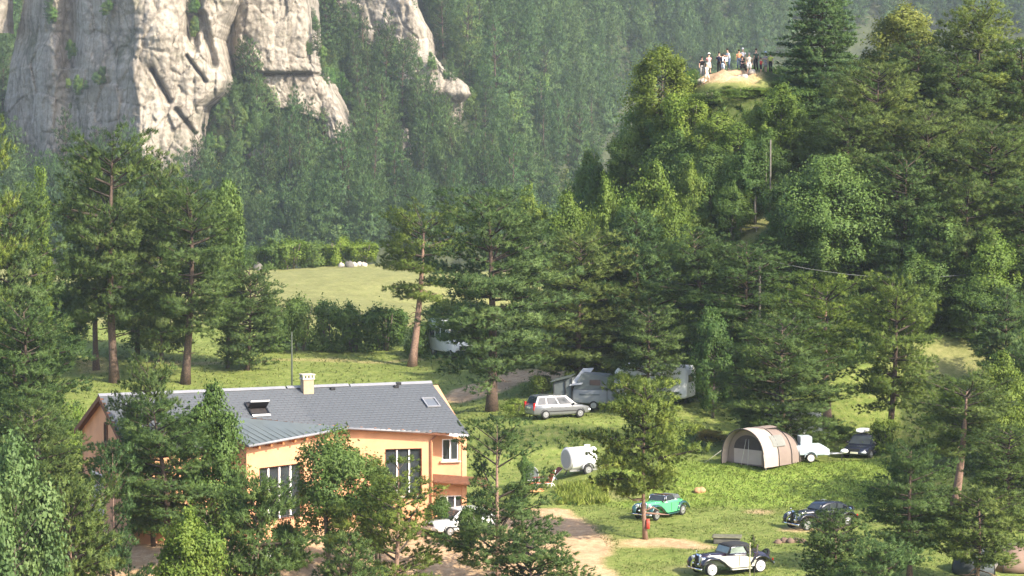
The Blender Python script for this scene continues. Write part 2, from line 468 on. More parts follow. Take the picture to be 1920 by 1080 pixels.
HV = np.concatenate([back, HV])
hn = hx.shape[1]; hi = np.arange((hx.shape[0] + 1) * hn).reshape(-1, hn)
HQ = np.stack([hi[1:, :-1], hi[1:, 1:], hi[:-1, 1:], hi[:-1, :-1]], -1).reshape(-1, 4)
M_HILL = mat('forest_floor', (0.03, 0.042, 0.016), .95, .45, .12, .4, col2=(0.065, 0.075, 0.03))
hill = link(bpy.data.objects.new('hill', np_mesh('hill', HV, HQ, [M_HILL])))
tag(hill, kind='structure')

# ------------------------------------------------------------------ limestone cliffs
def rock_mat():
    m = bpy.data.materials.new('limestone'); m.use_nodes = True
    nt = m.node_tree; N = nt.nodes; L = nt.links; b = N['Principled BSDF']
    geo = N.new('ShaderNodeNewGeometry')
    mp = N.new('ShaderNodeMapping'); mp.inputs['Scale'].default_value = (.16, .16, .05); L.new(geo.outputs['Position'], mp.inputs['Vector'])
    n1 = N.new('ShaderNodeTexNoise'); n1.inputs['Scale'].default_value = 1.0; n1.inputs['Detail'].default_value = 8; n1.inputs['Roughness'].default_value = .7
    L.new(mp.outputs[0], n1.inputs['Vector'])
    n2 = N.new('ShaderNodeTexNoise'); n2.inputs['Scale'].default_value = .55; n2.inputs['Detail'].default_value = 9; n2.inputs['Roughness'].default_value = .75
    L.new(geo.outputs['Position'], n2.inputs['Vector'])
    cr = N.new('ShaderNodeValToRGB'); e = cr.color_ramp.elements
    e[0].position = .30; e[0].color = (.19, .165, .135, 1); e[1].position = .72; e[1].color = (.46, .405, .335, 1); e.new(.48).color = (.36, .318, .262, 1)
    L.new(n1.outputs['Fac'], cr.inputs['Fac'])
    c2 = N.new('ShaderNodeValToRGB'); c2.color_ramp.elements[0].position = .32; c2.color_ramp.elements[0].color = (.55, .54, .5, 1)
    c2.color_ramp.elements[1].position = .55; c2.color_ramp.elements[1].color = (1, 1, 1, 1)
    L.new(n2.outputs['Fac'], c2.inputs['Fac'])
    mx = N.new('ShaderNodeMix'); mx.data_type = 'RGBA'; mx.blend_type = 'MULTIPLY'; mx.inputs[0].default_value = 1
    L.new(cr.outputs['Color'], mx.inputs[6]); L.new(c2.outputs['Color'], mx.inputs[7])
    # lichen and scrub stains
    n3 = N.new('ShaderNodeTexNoise'); n3.inputs['Scale'].default_value = .09; n3.inputs['Detail'].default_value = 7; n3.inputs['Roughness'].default_value = .7
    L.new(geo.outputs['Position'], n3.inputs['Vector'])
    c3 = N.new('ShaderNodeValToRGB'); c3.color_ramp.elements[0].position = .55; c3.color_ramp.elements[0].color = (0, 0, 0, 1)
    c3.color_ramp.elements[1].position = .68; c3.color_ramp.elements[1].color = (.75, .75, .75, 1)
    L.new(n3.outputs['Fac'], c3.inputs['Fac'])
    mg = N.new('ShaderNodeMix'); mg.data_type = 'RGBA'; L.new(c3.outputs['Color'], mg.inputs[0]); L.new(mx.outputs[2], mg.inputs[6]); mg.inputs[7].default_value = (.10, .105, .06, 1)
    # joints and water streaks
    wp = N.new('ShaderNodeMix'); wp.data_type = 'RGBA'; wp.inputs[0].default_value = .12; L.new(mp.outputs[0], wp.inputs[6]); L.new(n2.outputs['Color'], wp.inputs[7])
    vo = N.new('ShaderNodeTexVoronoi'); vo.feature = 'DISTANCE_TO_EDGE'; vo.inputs['Scale'].default_value = 1.1; L.new(wp.outputs[2], vo.inputs['Vector'])
    cv = N.new('ShaderNodeValToRGB'); cv.color_ramp.elements[0].position = .0; cv.color_ramp.elements[0].color = (.38, .36, .33, 1); cv.color_ramp.elements[1].position = .045; cv.color_ramp.elements[1].color = (1, 1, 1, 1)
    L.new(vo.outputs['Distance'], cv.inputs['Fac'])
    mj = N.new('ShaderNodeMix'); mj.data_type = 'RGBA'; mj.blend_type = 'MULTIPLY'; mj.inputs[0].default_value = .6; L.new(mg.outputs[2], mj.inputs[6]); L.new(cv.outputs['Color'], mj.inputs[7])
    m5 = N.new('ShaderNodeMapping'); m5.inputs['Scale'].default_value = (.55, .55, .035); L.new(geo.outputs['Position'], m5.inputs['Vector'])
    n5 = N.new('ShaderNodeTexNoise'); n5.inputs['Scale'].default_value = 1; n5.inputs['Detail'].default_value = 5; L.new(m5.outputs[0], n5.inputs['Vector'])
    c5 = N.new('ShaderNodeValToRGB'); c5.color_ramp.elements[0].position = .34; c5.color_ramp.elements[0].color = (.62, .60, .58, 1); c5.color_ramp.elements[1].position = .5; c5.color_ramp.elements[1].color = (1, 1, 1, 1)
    L.new(n5.outputs['Fac'], c5.inputs['Fac'])
    mk = N.new('ShaderNodeMix'); mk.data_type = 'RGBA'; mk.blend_type = 'MULTIPLY'; mk.inputs[0].default_value = .5; L.new(mj.outputs[2], mk.inputs[6]); L.new(c5.outputs['Color'], mk.inputs[7])
    mx = mk
    L.new(mx.outputs[2], b.inputs['Base Color']); b.inputs['Roughness'].default_value = .95; b.inputs['Specular IOR Level'].default_value = .1
    bp = N.new('ShaderNodeBump'); bp.inputs['Distance'].default_value = 1.2; bp.inputs['Strength'].default_value = .7
    L.new(n2.outputs['Fac'], bp.inputs['Height']); L.new(bp.outputs['Normal'], b.inputs['Normal'])
    return m
M_ROCK = rock_mat()
def pl(pts, y):
    pts = sorted(pts, key=lambda p: p[1])
    return np.interp(y, [p[1] for p in pts], [p[0] for p in pts])
def fbm(v, o=5, gain=.55):
    a, s, t = 1.0, 0.0, 0.0
    v = Vector(v)
    for _ in range(o):
        s += a * mnoise.noise(v); t += a; a *= gain; v = v * 2.03 + Vector((3.1, 1.7, 5.3))
    return s / t
def facet(x, y, seed):
    """broken blocks: every cell of the rock has its own plane, with a joint between cells"""
    r = 0.0
    for sc, am in ((1.0, 1.0), (2.6, .42), (6.0, .16)):
        q = Vector((x * .026 * sc + seed, y * .015 * sc + .35 * math.sin(x * .02), seed))
        d, p = mnoise.voronoi(q)
        c = p[0]
        h = mnoise.noise(c * 3.7 + Vector((1.3, 7.7, 2.1))); hx = mnoise.noise(c * 5.1 + Vector((9.3, 2.7, 4.1))); hy = mnoise.noise(c * 4.3 + Vector((3.3, 5.7, 8.1)))
        r += am * (.55 * h + 1.5 * hx * (q.x - c.x) + 1.2 * hy * (q.y - c.y))
        r -= am * .30 * math.exp(-((d[1] - d[0]) / .07) ** 2)
    return r
def cliff(name, left, right, y0, y1, depth, rough=3.0, step=2.2, back=26.0, seed=0.0):
    """a rock sheet between two edge lines of the photograph with its own relief, closed backwards into a solid"""
    rows = np.arange(y0, y1 + .1, step)
    wmax = max(pl(right, y) - pl(left, y) for y in rows)
    n = max(8, int(wmax / step))
    V = []
    for y in rows:
        l, r = pl(left, y), pl(right, y)
        w = max(r - l, 2)
        l += 3.5 * fbm((y * .05, seed, 1)) ; r += 4.5 * fbm((y * .05, seed, 7))
        w = max(r - l, 2)
        row = []
        for k in range(n + 1):
            s = k / n
            x = l + w * s
            q = Vector((x * .02 + seed, y * .014, seed))
            rel = rough * (fbm(q, 5, .5) * 1.0) + rough * .68 * facet(x, y, seed)
            # vertical flutes, level joints
            rel += rough * .22 * abs(mnoise.noise(Vector((x * .06 + seed, y * .018, 4.2 + fbm((x * .03, y * .03, 1), 2)))))
            st_n = y * .055 + .8 * fbm((x * .012, y * .01, seed), 3); rel += rough * .34 * (abs((st_n % 1.0) - .5) - .25) * (.4 + max(0, fbm((x * .02, y * .02, seed + 4), 2)) * 2)
            rel += rough * .16 * fbm((x * .13 + seed, y * .11, 2.0), 4, .65)
            edge = (max(0, .1 - s) + max(0, s - .9)) * 10
            d = depth(x, y, s) - rel + 4.0 * edge ** 2
            row.append(P(x, y, d))
        V.append([row[0] + Vector((0, back, 0))] + row + [row[-1] + Vector((0, back, 0))])
    top = [p + Vector((0, back, 1.0)) for p in V[0]]
    V.insert(0, top)
    R = len(V); nn = len(V[0])
    ii = np.arange(R * nn).reshape(R, nn)
    q = np.stack([ii[1:, :-1], ii[1:, 1:], ii[:-1, 1:], ii[:-1, :-1]], -1).reshape(-1, 4)
    o = bpy.data.objects.new(name, np_mesh(name, np.array([tuple(p) for r in V for p in r]), q, [M_ROCK], smooth=False))
    link(o); tag(o, kind='structure')
    return o
def dA(x, y, s):
    ar = np.interp(y, [-60, 0, 60, 130, 200, 330], [250, 250, 262, 248, 262, 268])
    d = 560 + (max(0, ar - x) * .20 if x < ar else (x - ar) * .030) + y * -.012
    d += 8 * math.exp(-((x - 130) / 16) ** 2) * (1 if y < 130 else .3) - 5 * math.exp(-((x - 90) / 30) ** 2)
    if x > ar: # the dark slanting cracks in the sunlit face
        for (x0, y0, x1, y1, w, dp) in ((285, 130, 318, 190, 4, 4.5), (350, 105, 385, 152, 3, 4), (330, 205, 365, 250, 4, 3.5), (378, 30, 400, 120, 8, 5)):
            t = ((x - x0) * (x1 - x0) + (y - y0) * (y1 - y0)) / ((x1 - x0) ** 2 + (y1 - y0) ** 2)
            t = min(1, max(0, t)); dd = math.hypot(x - x0 - t * (x1 - x0), y - y0 - t * (y1 - y0))
            d += dp * math.exp(-(dd / w) ** 2)
        d += 10 * math.exp(-((x - 362) / 14) ** 2) * max(0, min(1, (110 - y) / 60))
        d -= 3.5 * math.exp(-(((x - 300) / 26) ** 2 + ((y - 55) / 45) ** 2))
    return d
cliff('cliff', [(52, -60), (45, 0), (30, 70), (18, 130), (8, 200), (16, 300), (30, 350), (60, 400)],
      [(432, -60), (436, 0), (405, 70), (425, 150), (418, 172), (380, 200), (372, 240), (376, 310), (380, 400)], -60, 400, dA, 2.1, 2.0, 26, 1.3)
def dB(x, y, s):
    step_ = 3.2 * (1 / (1 + math.exp((y - 139) / 2.0)))
    d = 584 + abs(x - 505) * (.05 if x < 505 else .028) - step_ * (1 if x < 590 else .2) + 4.5 * math.exp(-((y - 139) / 3.0) ** 2)
    d += 5 * math.exp(-((x - 432) / 10) ** 2)
    d -= 5 * max(0, min(1, (x - 600) / 30)) * max(0, min(1, (y - 180) / 40))
    return d
cliff('cliff', [(440, -60), (436, 0), (418, 50), (416, 95), (445, 140), (470, 165), (505, 200), (545, 207), (590, 222), (615, 262), (632, 300)],
      [(575, -60), (580, 0), (584, 60), (582, 118), (612, 150), (632, 190), (650, 235), (664, 270), (664, 300)], -60, 300, dB, 1.8, 2.0, 30, 5.1)
def dC(x, y, s):
    k = max(0, min(1, (y - 95) / 60)); ex = 775 + 75 * k
    return 652 - 28 * k + max(0, ex - x) * .085 + max(0, x - ex) * .03
cliff('cliff', [(600, -60), (596, 0), (612, 40), (650, 62), (690, 90), (735, 125), (765, 160), (800, 186)], [(770, -60), (776, 0), (790, 28), (806, 55), (813, 98), (822, 118), (850, 140), (872, 165), (868, 186)], -60, 186, dC, 1.9, 2.0, 30, 9.7)
def dN(x, y, s):
    d = 618 + max(0, 850 - x) * .06 + max(0, x - 850) * .02
    if y > 190: d += 1.5
    return d - 3.0 * math.exp(-((y - 172) / 16) ** 2)
cliff('rock_spur', [(800, 118), (775, 150), (790, 178), (815, 196), (834, 202), (838, 230), (838, 254)], [(822, 118), (850, 140), (876, 160), (882, 176), (872, 188), (868, 200), (867, 225), (866, 254)], 118, 254, dN, 1.4, 2.2, 18, 13.3)
def small_rock(name, cx, cy, w, h, D, seed):
    return cliff(name, [(cx - w * .2, cy - h), (cx - w * .5, cy - h * .6), (cx - w * .45, cy - h * .2), (cx - w * .5, cy)], [(cx + w * .2, cy - h), (cx + w * .4, cy - h * .6), (cx + w * .5, cy - h * .2), (cx + w * .5, cy)], cy - h, cy, lambda x, y, s: D + abs(s - .35) * 2, .8, 2.0, 6, seed)
small_rock('rock_outcrop', 757, 298, 30, 50, 592, 21.0); small_rock('rock_outcrop', 772, 290, 18, 22, 590, 22.5)
for k, (a, b_, w, h) in enumerate(((400, 304, 24, 20), (432, 304, 26, 16), (480, 302, 34, 20), (660, 330, 12, 14), (545, 395, 16, 8), (700, 245, 10, 8))):
    small_rock('rock_outcrop', a, b_, w, h, float(hill_D(a, b_ - 4)[0]) - 3.5, 30 + k * 1.7)
small_rock('cliff', 2, 62, 30, 110, 600, 61.0)
# ------------------------------------------------------------------ trees
def unit(a): return a / np.maximum(np.linalg.norm(a, axis=-1, keepdims=True), 1e-9)
def tufts(rng, Pn, Dn, Nn, size, k, width, spread=.9, tone=None, soft=.45, jit=.12, face=1.0):
    """sprays of narrow blades: centres Pn, main directions Dn, shading normals Nn"""
    n = len(Pn)
    Pk = np.repeat(Pn, k, 0); Dk = np.repeat(Dn, k, 0); Nk = np.repeat(Nn, k, 0)
    b = unit(Dk + spread * rng.normal(size=(n * k, 3)))
    L = np.repeat(size, k)[:, None] * rng.uniform(.7, 1.15, (n * k, 1))
    sd = unit(np.cross(b, Nk + face * rng.normal(size=(n * k, 3)))) * width * np.repeat(size, k)[:, None]
    base = Pk - b * L * .25
    V = np.stack([base - sd, base + sd, base + b * L], 1)
    g = np.cross(V[:, 1] - V[:, 0], V[:, 2] - V[:, 0])
    flip = (g * Nk).sum(-1) < 0
    V[flip] = V[flip][:, [1, 0, 2]]
    N = unit(Nk + soft * b)
    N3 = np.repeat(N, 3, 0)
    tv = np.repeat(rng.uniform(0, 1, n) if tone is None else tone, k) + rng.normal(0, jit, n * k)
    return V.reshape(-1, 3), N3, np.repeat(np.clip(tv, 0, 1), 3)
def leaves(rng, Pn, Nn, size, tone, jit=.6):
    """rhombic leaf sprays"""
    n = len(Pn)
    nn = unit(Nn + jit * rng.normal(size=(n, 3)))
    a = unit(np.cross(nn, rng.normal(size=(n, 3)))); b = np.cross(nn, a)
    s = size[:, None]
    V = np.stack([Pn - a * s * .6, Pn - b * s * .34 + nn * s * .08, Pn + a * s * .6, Pn + b * s * .34 + nn * s * .08], 1)
    g = np.cross(V[:, 1] - V[:, 0], V[:, 2] - V[:, 0])
    flip = (g * Nn).sum(-1) < 0
    V[flip] = V[flip][:, ::-1]
    N = unit(Nn * .8 + nn * .6)
    return V.reshape(-1, 3), np.repeat(N, 4, 0), np.repeat(np.clip(tone, 0, 1), 4)
def pine(name, seed, H=14.0, cb=.25, R=4.0, style='scots', whorl=.75, nbr=(3, 5), pad=(12, 20), blades=7, tsize=.34, tw=.095, padr=.62, lean=0.0, bark=None, needle=None, trunk_r=.26, dead=6, bend=.35, gap=.12, radial=.45, soft=.3, tv=1.0, face=.65):
    rng = np.random.default_rng(seed)
    tk = MB(); lm = MB()
    # trunk line
    hs = np.linspace(0, 1, 10)
    ax, ay = rng.normal(0, bend, 2), rng.normal(0, bend, 2)
    def axis(t):
        return np.array([lean * t + ax[0] * math.sin(2.2 * t + ax[1]) - ax[0] * math.sin(ax[1]), ay[0] * math.sin(2.6 * t + ay[1]) - ay[0] * math.sin(ay[1]), H * t])
    tk.tube([axis(t * .97) for t in hs], [trunk_r * ((1 - t) ** .8 * .88 + .1) * (1.35 if t == 0 else 1) for t in hs], 8)
    for _ in range(dead):   # dead stubs on the bare trunk
        t = rng.uniform(cb * .45, cb + .1); p = axis(t); a = rng.uniform(0, 2 * PI); l = rng.uniform(.5, 1.6)
        d = np.array([math.cos(a), math.sin(a), rng.uniform(-.2, .3)])
        tk.tube([p, p + d * l * .6, p + d * l + np.array([0, 0, rng.uniform(-.3, .2)])], [.05, .035, .012], 4)
    PC, PR, PD = [], [], []
    z = cb
    while z < .985:
        t = (z - cb) / (1 - cb)
        if style == 'scots': prof = math.sin(PI * (.16 + .80 * t)) ** .75
        elif style == 'umbrella': prof = (.55 + .75 * t) * math.sqrt(max(0, 1 - t ** 4)) + .05
        elif style == 'spruce': prof = (1 - t) ** .9 + .05
        else: prof = (1 - t) ** .7 * (.75 + .5 * min(1, t * 5)) * .95 + .06
        nb = rng.integers(nbr[0], nbr[1] + 1)
        a0 = rng.uniform(0, 2 * PI)
        for k in range(nb):
            if rng.uniform() < gap: continue
            a = a0 + 2 * PI * k / nb + rng.normal(0, .25)
            l = R * prof * rng.uniform(.62, 1.16)
            if style == 'spruce': el = -.28 + .5 * t; up = .05
            elif style == 'young': el = .25 + .5 * t; up = .05
            else: el = -.08 + .75 * t ** 1.3 + rng.normal(0, .1); up = .06
            p0 = axis(min(.97, z + rng.normal(0, .008)))
            dh = np.array([math.cos(a), math.sin(a), 0]); dl = np.array([-math.sin(a), math.cos(a), 0])
            w = rng.normal(0, .13) * l
            def br(s): return p0 + dh * l * s + dl * w * s * s + np.array([0, 0, math.tan(el) * l * s + up * l * s * s * (1 if style != 'spruce' else 2.2)])
            lm.tube([br(0), br(.35), br(.7), br(.95)], [.022 * l + .02, .016 * l + .015, .01 * l + .01, .008], 4, cap=False)
            m = max(1, int(round(l / (padr * .85))))
            for q in range(m):
                s = 1.0 - (q / m) * .78 if m > 1 else .9
                width = .42 * l * (1 - s) + .25
                for sg in ((-1, 1) if (width > .75 and rng.uniform() < .75) else (rng.choice([-1, 1]) * .4,)):
                    c = br(s) + dl * sg * width * rng.uniform(.5, 1.0) + rng.normal(0, .10, 3)
                    if width > .7 and rng.uniform() < .6:
                        lm.tube([br(s * .86), (br(s * .86) + c) / 2 + np.array([0, 0, .05]), c], [.02, .015, .008], 3, cap=False)
                    PC.append(c); PR.append(padr * rng.uniform(.7, 1.25) * (1 - .35 * t)); PD.append(dh)
        z += whorl / H * rng.uniform(.8, 1.25)
    PC, PR, PD = np.array(PC), np.array(PR), np.array(PD)
    cnt = np.maximum(4, (rng.uniform(pad[0], pad[1], len(PC)) * (PR / padr) ** 1.6)).astype(int)
    ii = np.repeat(np.arange(len(PC)), cnt); n = len(ii)
    loc = unit(rng.normal(size=(n, 3))) * rng.uniform(.35, 1, (n, 1)) ** .6
    flat = .42 if style != 'spruce' else .25
    loc[:, 2] *= flat
    pos = PC[ii] + loc * PR[ii][:, None]
    nrm = unit(loc / np.array([1, 1, flat * .8]) * np.array([.8, .8, 1]) + np.array([0, 0, .55]) + PD[ii] * .25)
    axp = np.array([axis(t_) for t_ in np.clip(pos[:, 2] / H, 0, 1)]); axp[:, 2] = H * (cb + .25)
    nrm = unit(nrm + radial * unit(pos - axp))
    d = unit(nrm * .8 + PD[ii] * .55 + np.array([0, 0, .35 if style != 'spruce' else -.1]))
    padtone = rng.beta(2, 2.4, len(PC))
    V, N, A = tufts(rng, pos, d, nrm, np.full(n, tsize) * rng.uniform(.8, 1.2, n), blades, tw, .75, tone=np.clip(.45 + tv * (padtone[ii] * .75 + rng.uniform(0, .3, n) - .45), 0, 1), soft=soft, jit=.12 * tv, face=face)
    T = np.arange(len(V)).reshape(-1, 3)
    crown = np_mesh(name + '_crown', V, T, [needle or M_NEEDLE], normals=N, attr={'v': A})
    nt_ = len(tk.f); b_ = len(tk.v); tk.v += lm.v; tk.f += [[i + b_ for i in f] for f in lm.f]; tk.sm += lm.sm
    trunk = tk.mesh(name + '_trunk', [bark or M_BARK, M_LIMB])
    trunk.polygons.foreach_set('material_index', np.array([0] * nt_ + [1] * (len(tk.f) - nt_), np.int32))
    return dict(H=H, W=float(np.percentile(np.hypot(V[:, 0] - V[:, 0].mean(), V[:, 1] - V[:, 1].mean()), 88)) * 2, trunk=trunk, crown=crown, Hc=float(V[:, 2].max()))
def broad(name, seed, H=10.0, W=6.0, cb=.15, lobes=22, nleaf=9000, ls=.2, shape='round', leafm=None, stems=1, trunk_r=.16, base_cb=None):
    rng = np.random.default_rng(seed)
    tk = MB()
    LC, LR = [], []
    for _ in range(lobes):
        t = rng.uniform(0, 1) ** .9
        if shape == 'round': pr = math.sqrt(max(0.02, 1 - (2 * t - .95) ** 2)) * .95
        elif shape == 'poplar': pr = .35 + .65 * math.sin(PI * min(1, .25 + .75 * t)) ; pr *= .8
        elif shape == 'bush': pr = math.sqrt(max(0.05, 1 - t ** 2.2))
        else: pr = (1 - t) ** .6 * (.6 + .6 * min(1, t * 3))
        a = rng.uniform(0, 2 * PI); rr = rng.uniform(.25, .85) * pr * W / 2 * .85
        r = W * rng.uniform(.10, .19) * (.65 + .4 * pr) * (16 / lobes) ** .25
        LC.append((rr * math.cos(a), rr * math.sin(a), H * (cb + (1 - cb) * (t * .88 + .04)))); LR.append(r)
    LC, LR = np.array(LC), np.array(LR)
    for k in range(stems):
        a = rng.uniform(0, 2 * PI); sp = 0 if stems == 1 else .25
        o = np.array([math.cos(a) * sp, math.sin(a) * sp, 0])
        tp = np.array([o[0] * 3 + rng.normal(0, .25), o[1] * 3 + rng.normal(0, .25), H * .8])
        tk.tube([o, o + (tp - o) * .35 + rng.normal(0, .1, 3), o + (tp - o) * .7, tp], [trunk_r * 1.2, trunk_r * .8, trunk_r * .45, .03], 7)
        for j in range(k, lobes, max(1, stems)):
            f = np.clip((LC[j, 2] / H - .12) / .8, .08, .9); s0 = o + (tp - o) * f
            tk.tube([s0, (s0 + LC[j]) / 2 + rng.normal(0, .1, 3) + np.array([0, 0, -.1]), LC[j]], [trunk_r * .32, trunk_r * .2, .012], 4, cap=False)
    pw = LR ** 2 / (LR ** 2).sum()
    ii = rng.choice(lobes, nleaf, p=pw)
    loc = unit(rng.normal(size=(nleaf, 3))); rad = rng.uniform(.45, 1.0, nleaf) ** .5
    # break each lobe into leafy sprays with gaps
    wv = np.sin(loc * 5.0 + LC[ii] * 3.1).sum(-1)
    keep = wv > -1.1 - .5 * rng.uniform(size=nleaf)
    rad = rad * (1 + .16 * wv) + rng.normal(0, .06, nleaf)
    rad = rad * np.where(rng.uniform(size=nleaf) < .35, rng.uniform(1.0, 1.75, nleaf), 1.0)
    pos = LC[ii] + loc * (LR[ii] * rad)[:, None] * np.array([1, 1, 1.35 if shape == 'poplar' else 1.1 if shape == 'cone' else .9])
    pos += .22 * np.sin(pos * 2.3 + np.array([0, 2, 4])) * np.array([1, 1, .6])
    cc = np.array([0, 0, H * (cb + .35)])
    N = unit(loc + .5 * unit(pos - cc) + np.array([0, 0, .3]))
    lt = rng.uniform(.1, .8, lobes)
    tone = lt[ii] * .55 + rng.uniform(0, .5, nleaf)
    keep &= pos[:, 2] > .05
    V, N, A = leaves(rng, pos[keep], N[keep], ls * rng.uniform(.7, 1.3, keep.sum()), tone[keep])
    T = np.arange(len(V)).reshape(-1, 4)
    crown = np_mesh(name + '_crown', V, T, [leafm or M_LEAF], normals=N, attr={'v': A})
    return dict(H=H, W=W * .95, trunk=tk.mesh(name + '_trunk', M_BARKG), crown=crown, Hc=float(V[:, 2].max()))
PROTO = {
    'tall':  [pine('tall_pine', 11 + i, 16, .30, 4.6, 'scots', whorl=.80, nbr=(4, 6), pad=(24, 34), padr=1.0, blades=11, tsize=.38, tw=.082, trunk_r=.33, bend=.5, gap=.16) for i in range(3)],
    'big':   [pine('big_pine', 21, 16, .20, 4.8, 'scots', whorl=.75, nbr=(4, 6), pad=(24, 34), padr=1.0, blades=11, tsize=.38, tw=.082, trunk_r=.36, bend=.4, gap=.22)],
    'umb':   [pine('umbrella_pine', 31 + i, 14, .50, 4.2, 'umbrella', whorl=.70, nbr=(4, 6), pad=(24, 34), padr=1.0, blades=11, tsize=.38, tw=.082, lean=1.0, trunk_r=.38, dead=8, gap=.2, bark=M_BARKP) for i in range(2)],
    'full':  [pine('full_pine', 41 + i, 12, .10, 4.0, 'scots', whorl=.62, nbr=(4, 6), pad=(20, 30), padr=.9, blades=11, tsize=.36, tw=.082, trunk_r=.22, dead=2, gap=.16) for i in range(4)],
    'cone':  [pine('cone_pine', 61 + i, 9, .06, 2.9, 'young', whorl=.55, nbr=(4, 6), pad=(16, 24), padr=.62, blades=8, tsize=.34, tw=.10, trunk_r=.15, dead=0, bend=.15, gap=.1) for i in range(2)],
    'ragged': [pine('ragged_pine', 66 + i, 11, .16, 3.6, 'young', whorl=.85, nbr=(3, 5), pad=(22, 32), padr=.8, blades=11, tsize=.34, tw=.082, trunk_r=.18, dead=6, bend=.3, gap=.24, bark=M_BARKP) for i in range(2)],
    'spruce': [pine('spruce', 71, 11.5, .03, 4.3, 'spruce', whorl=.46, nbr=(7, 9), pad=(12, 18), padr=.75, blades=7, tsize=.38, tw=.12, trunk_r=.28, dead=0, bend=.05, gap=.06)],
    'low':   [pine('low_pine', 81 + i, 6.5, .36, 2.6, 'scots', whorl=.42, nbr=(4, 6), pad=(18, 26), padr=.62, blades=9, tsize=.28, tw=.11, trunk_r=.11, dead=4, bend=.3, gap=.1, bark=M_BARKP) for i in range(2)],
    'broad': [broad('broadleaf', 91 + i, 10, 7, .06, 52, 26000, .18) for i in range(3)],
    'grand': [broad('grand_tree', 131, 11, 11, .02, 80, 48000, .18)],
    'park':  [broad('park_tree', 96 + i, 10, 7, .24, 54, 24000, .17, stems=2) for i in range(2)],
    'light': [broad('light_broadleaf', 101 + i, 9, 5, .10, 40, 17000, .16, 'cone') for i in range(2)],
    'poplar': [broad('poplar', 111 + i, 13, 5, .06, 44, 18000, .17, 'poplar') for i in range(2)],
    'bush':  [broad('bush', 121 + i, 3.2, 4.2, .02, 16, 8500, .145, 'bush', stems=4, trunk_r=.06) for i in range(3)],
}
print({k: [(len(p['crown'].polygons), round(p['W'], 1), round(p['Hc'], 1)) for p in v] for k, v in PROTO.items()})
PITCH = {}
def plant(kind, px, D, top, w, tint, label, name='pine_tree', cat='tree', group=None, var=None, rz=None, lean=0.0, base=None, deadtop=False):
    ps = PROTO[kind]
    PITCH[kind] = PITCH.get(kind, 0) + 1
    pr = ps[(PITCH[kind] if var is None else var) % len(ps)]
    for _ in range(16):     # a tree on a steep slope roots low enough to keep its natural build
        x = X(px, D); z = gz(x, D) if base is None else base
        ht = P(px, top, D).z - z
        sz = ht / pr['Hc']; sx = (w / F_PX * D) / pr['W']
        if sz > .78 * sx or kind in ('bush', 'spruce') or D < 176 or z < 9: break
        D -= 1.0
    sx = min(sx, 1.5 * max(sz, .1)) if kind not in ('bush', 'spruce') else sx
    e = empty(name, (x, D, z - .08), random.uniform(0, 2 * PI) if rz is None else rz, label, cat, group)
    e.rotation_euler = (0, lean, 0) if lean else (0, 0, e.rotation_euler.z)
    e.scale = (sx, sx, sz)
    t = link(bpy.data.objects.new('trunk', pr['trunk']), e)
    c = link(bpy.data.objects.new('crown', pr['crown']), e)
    c.color = (*tint, 1)
    return e
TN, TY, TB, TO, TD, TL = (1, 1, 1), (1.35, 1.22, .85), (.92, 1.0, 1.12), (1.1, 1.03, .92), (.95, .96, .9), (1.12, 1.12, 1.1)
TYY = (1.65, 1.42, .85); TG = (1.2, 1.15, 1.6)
G1 = 'pines on the lawn behind the house'; G2 = 'pines among the tents and vans'; G3 = 'pines on the steep slope under the viewpoint'
G4 = 'trees in front of the house'; G5 = 'broadleaf trees under the viewpoint'; G6 = 'trees at the meadow edge'
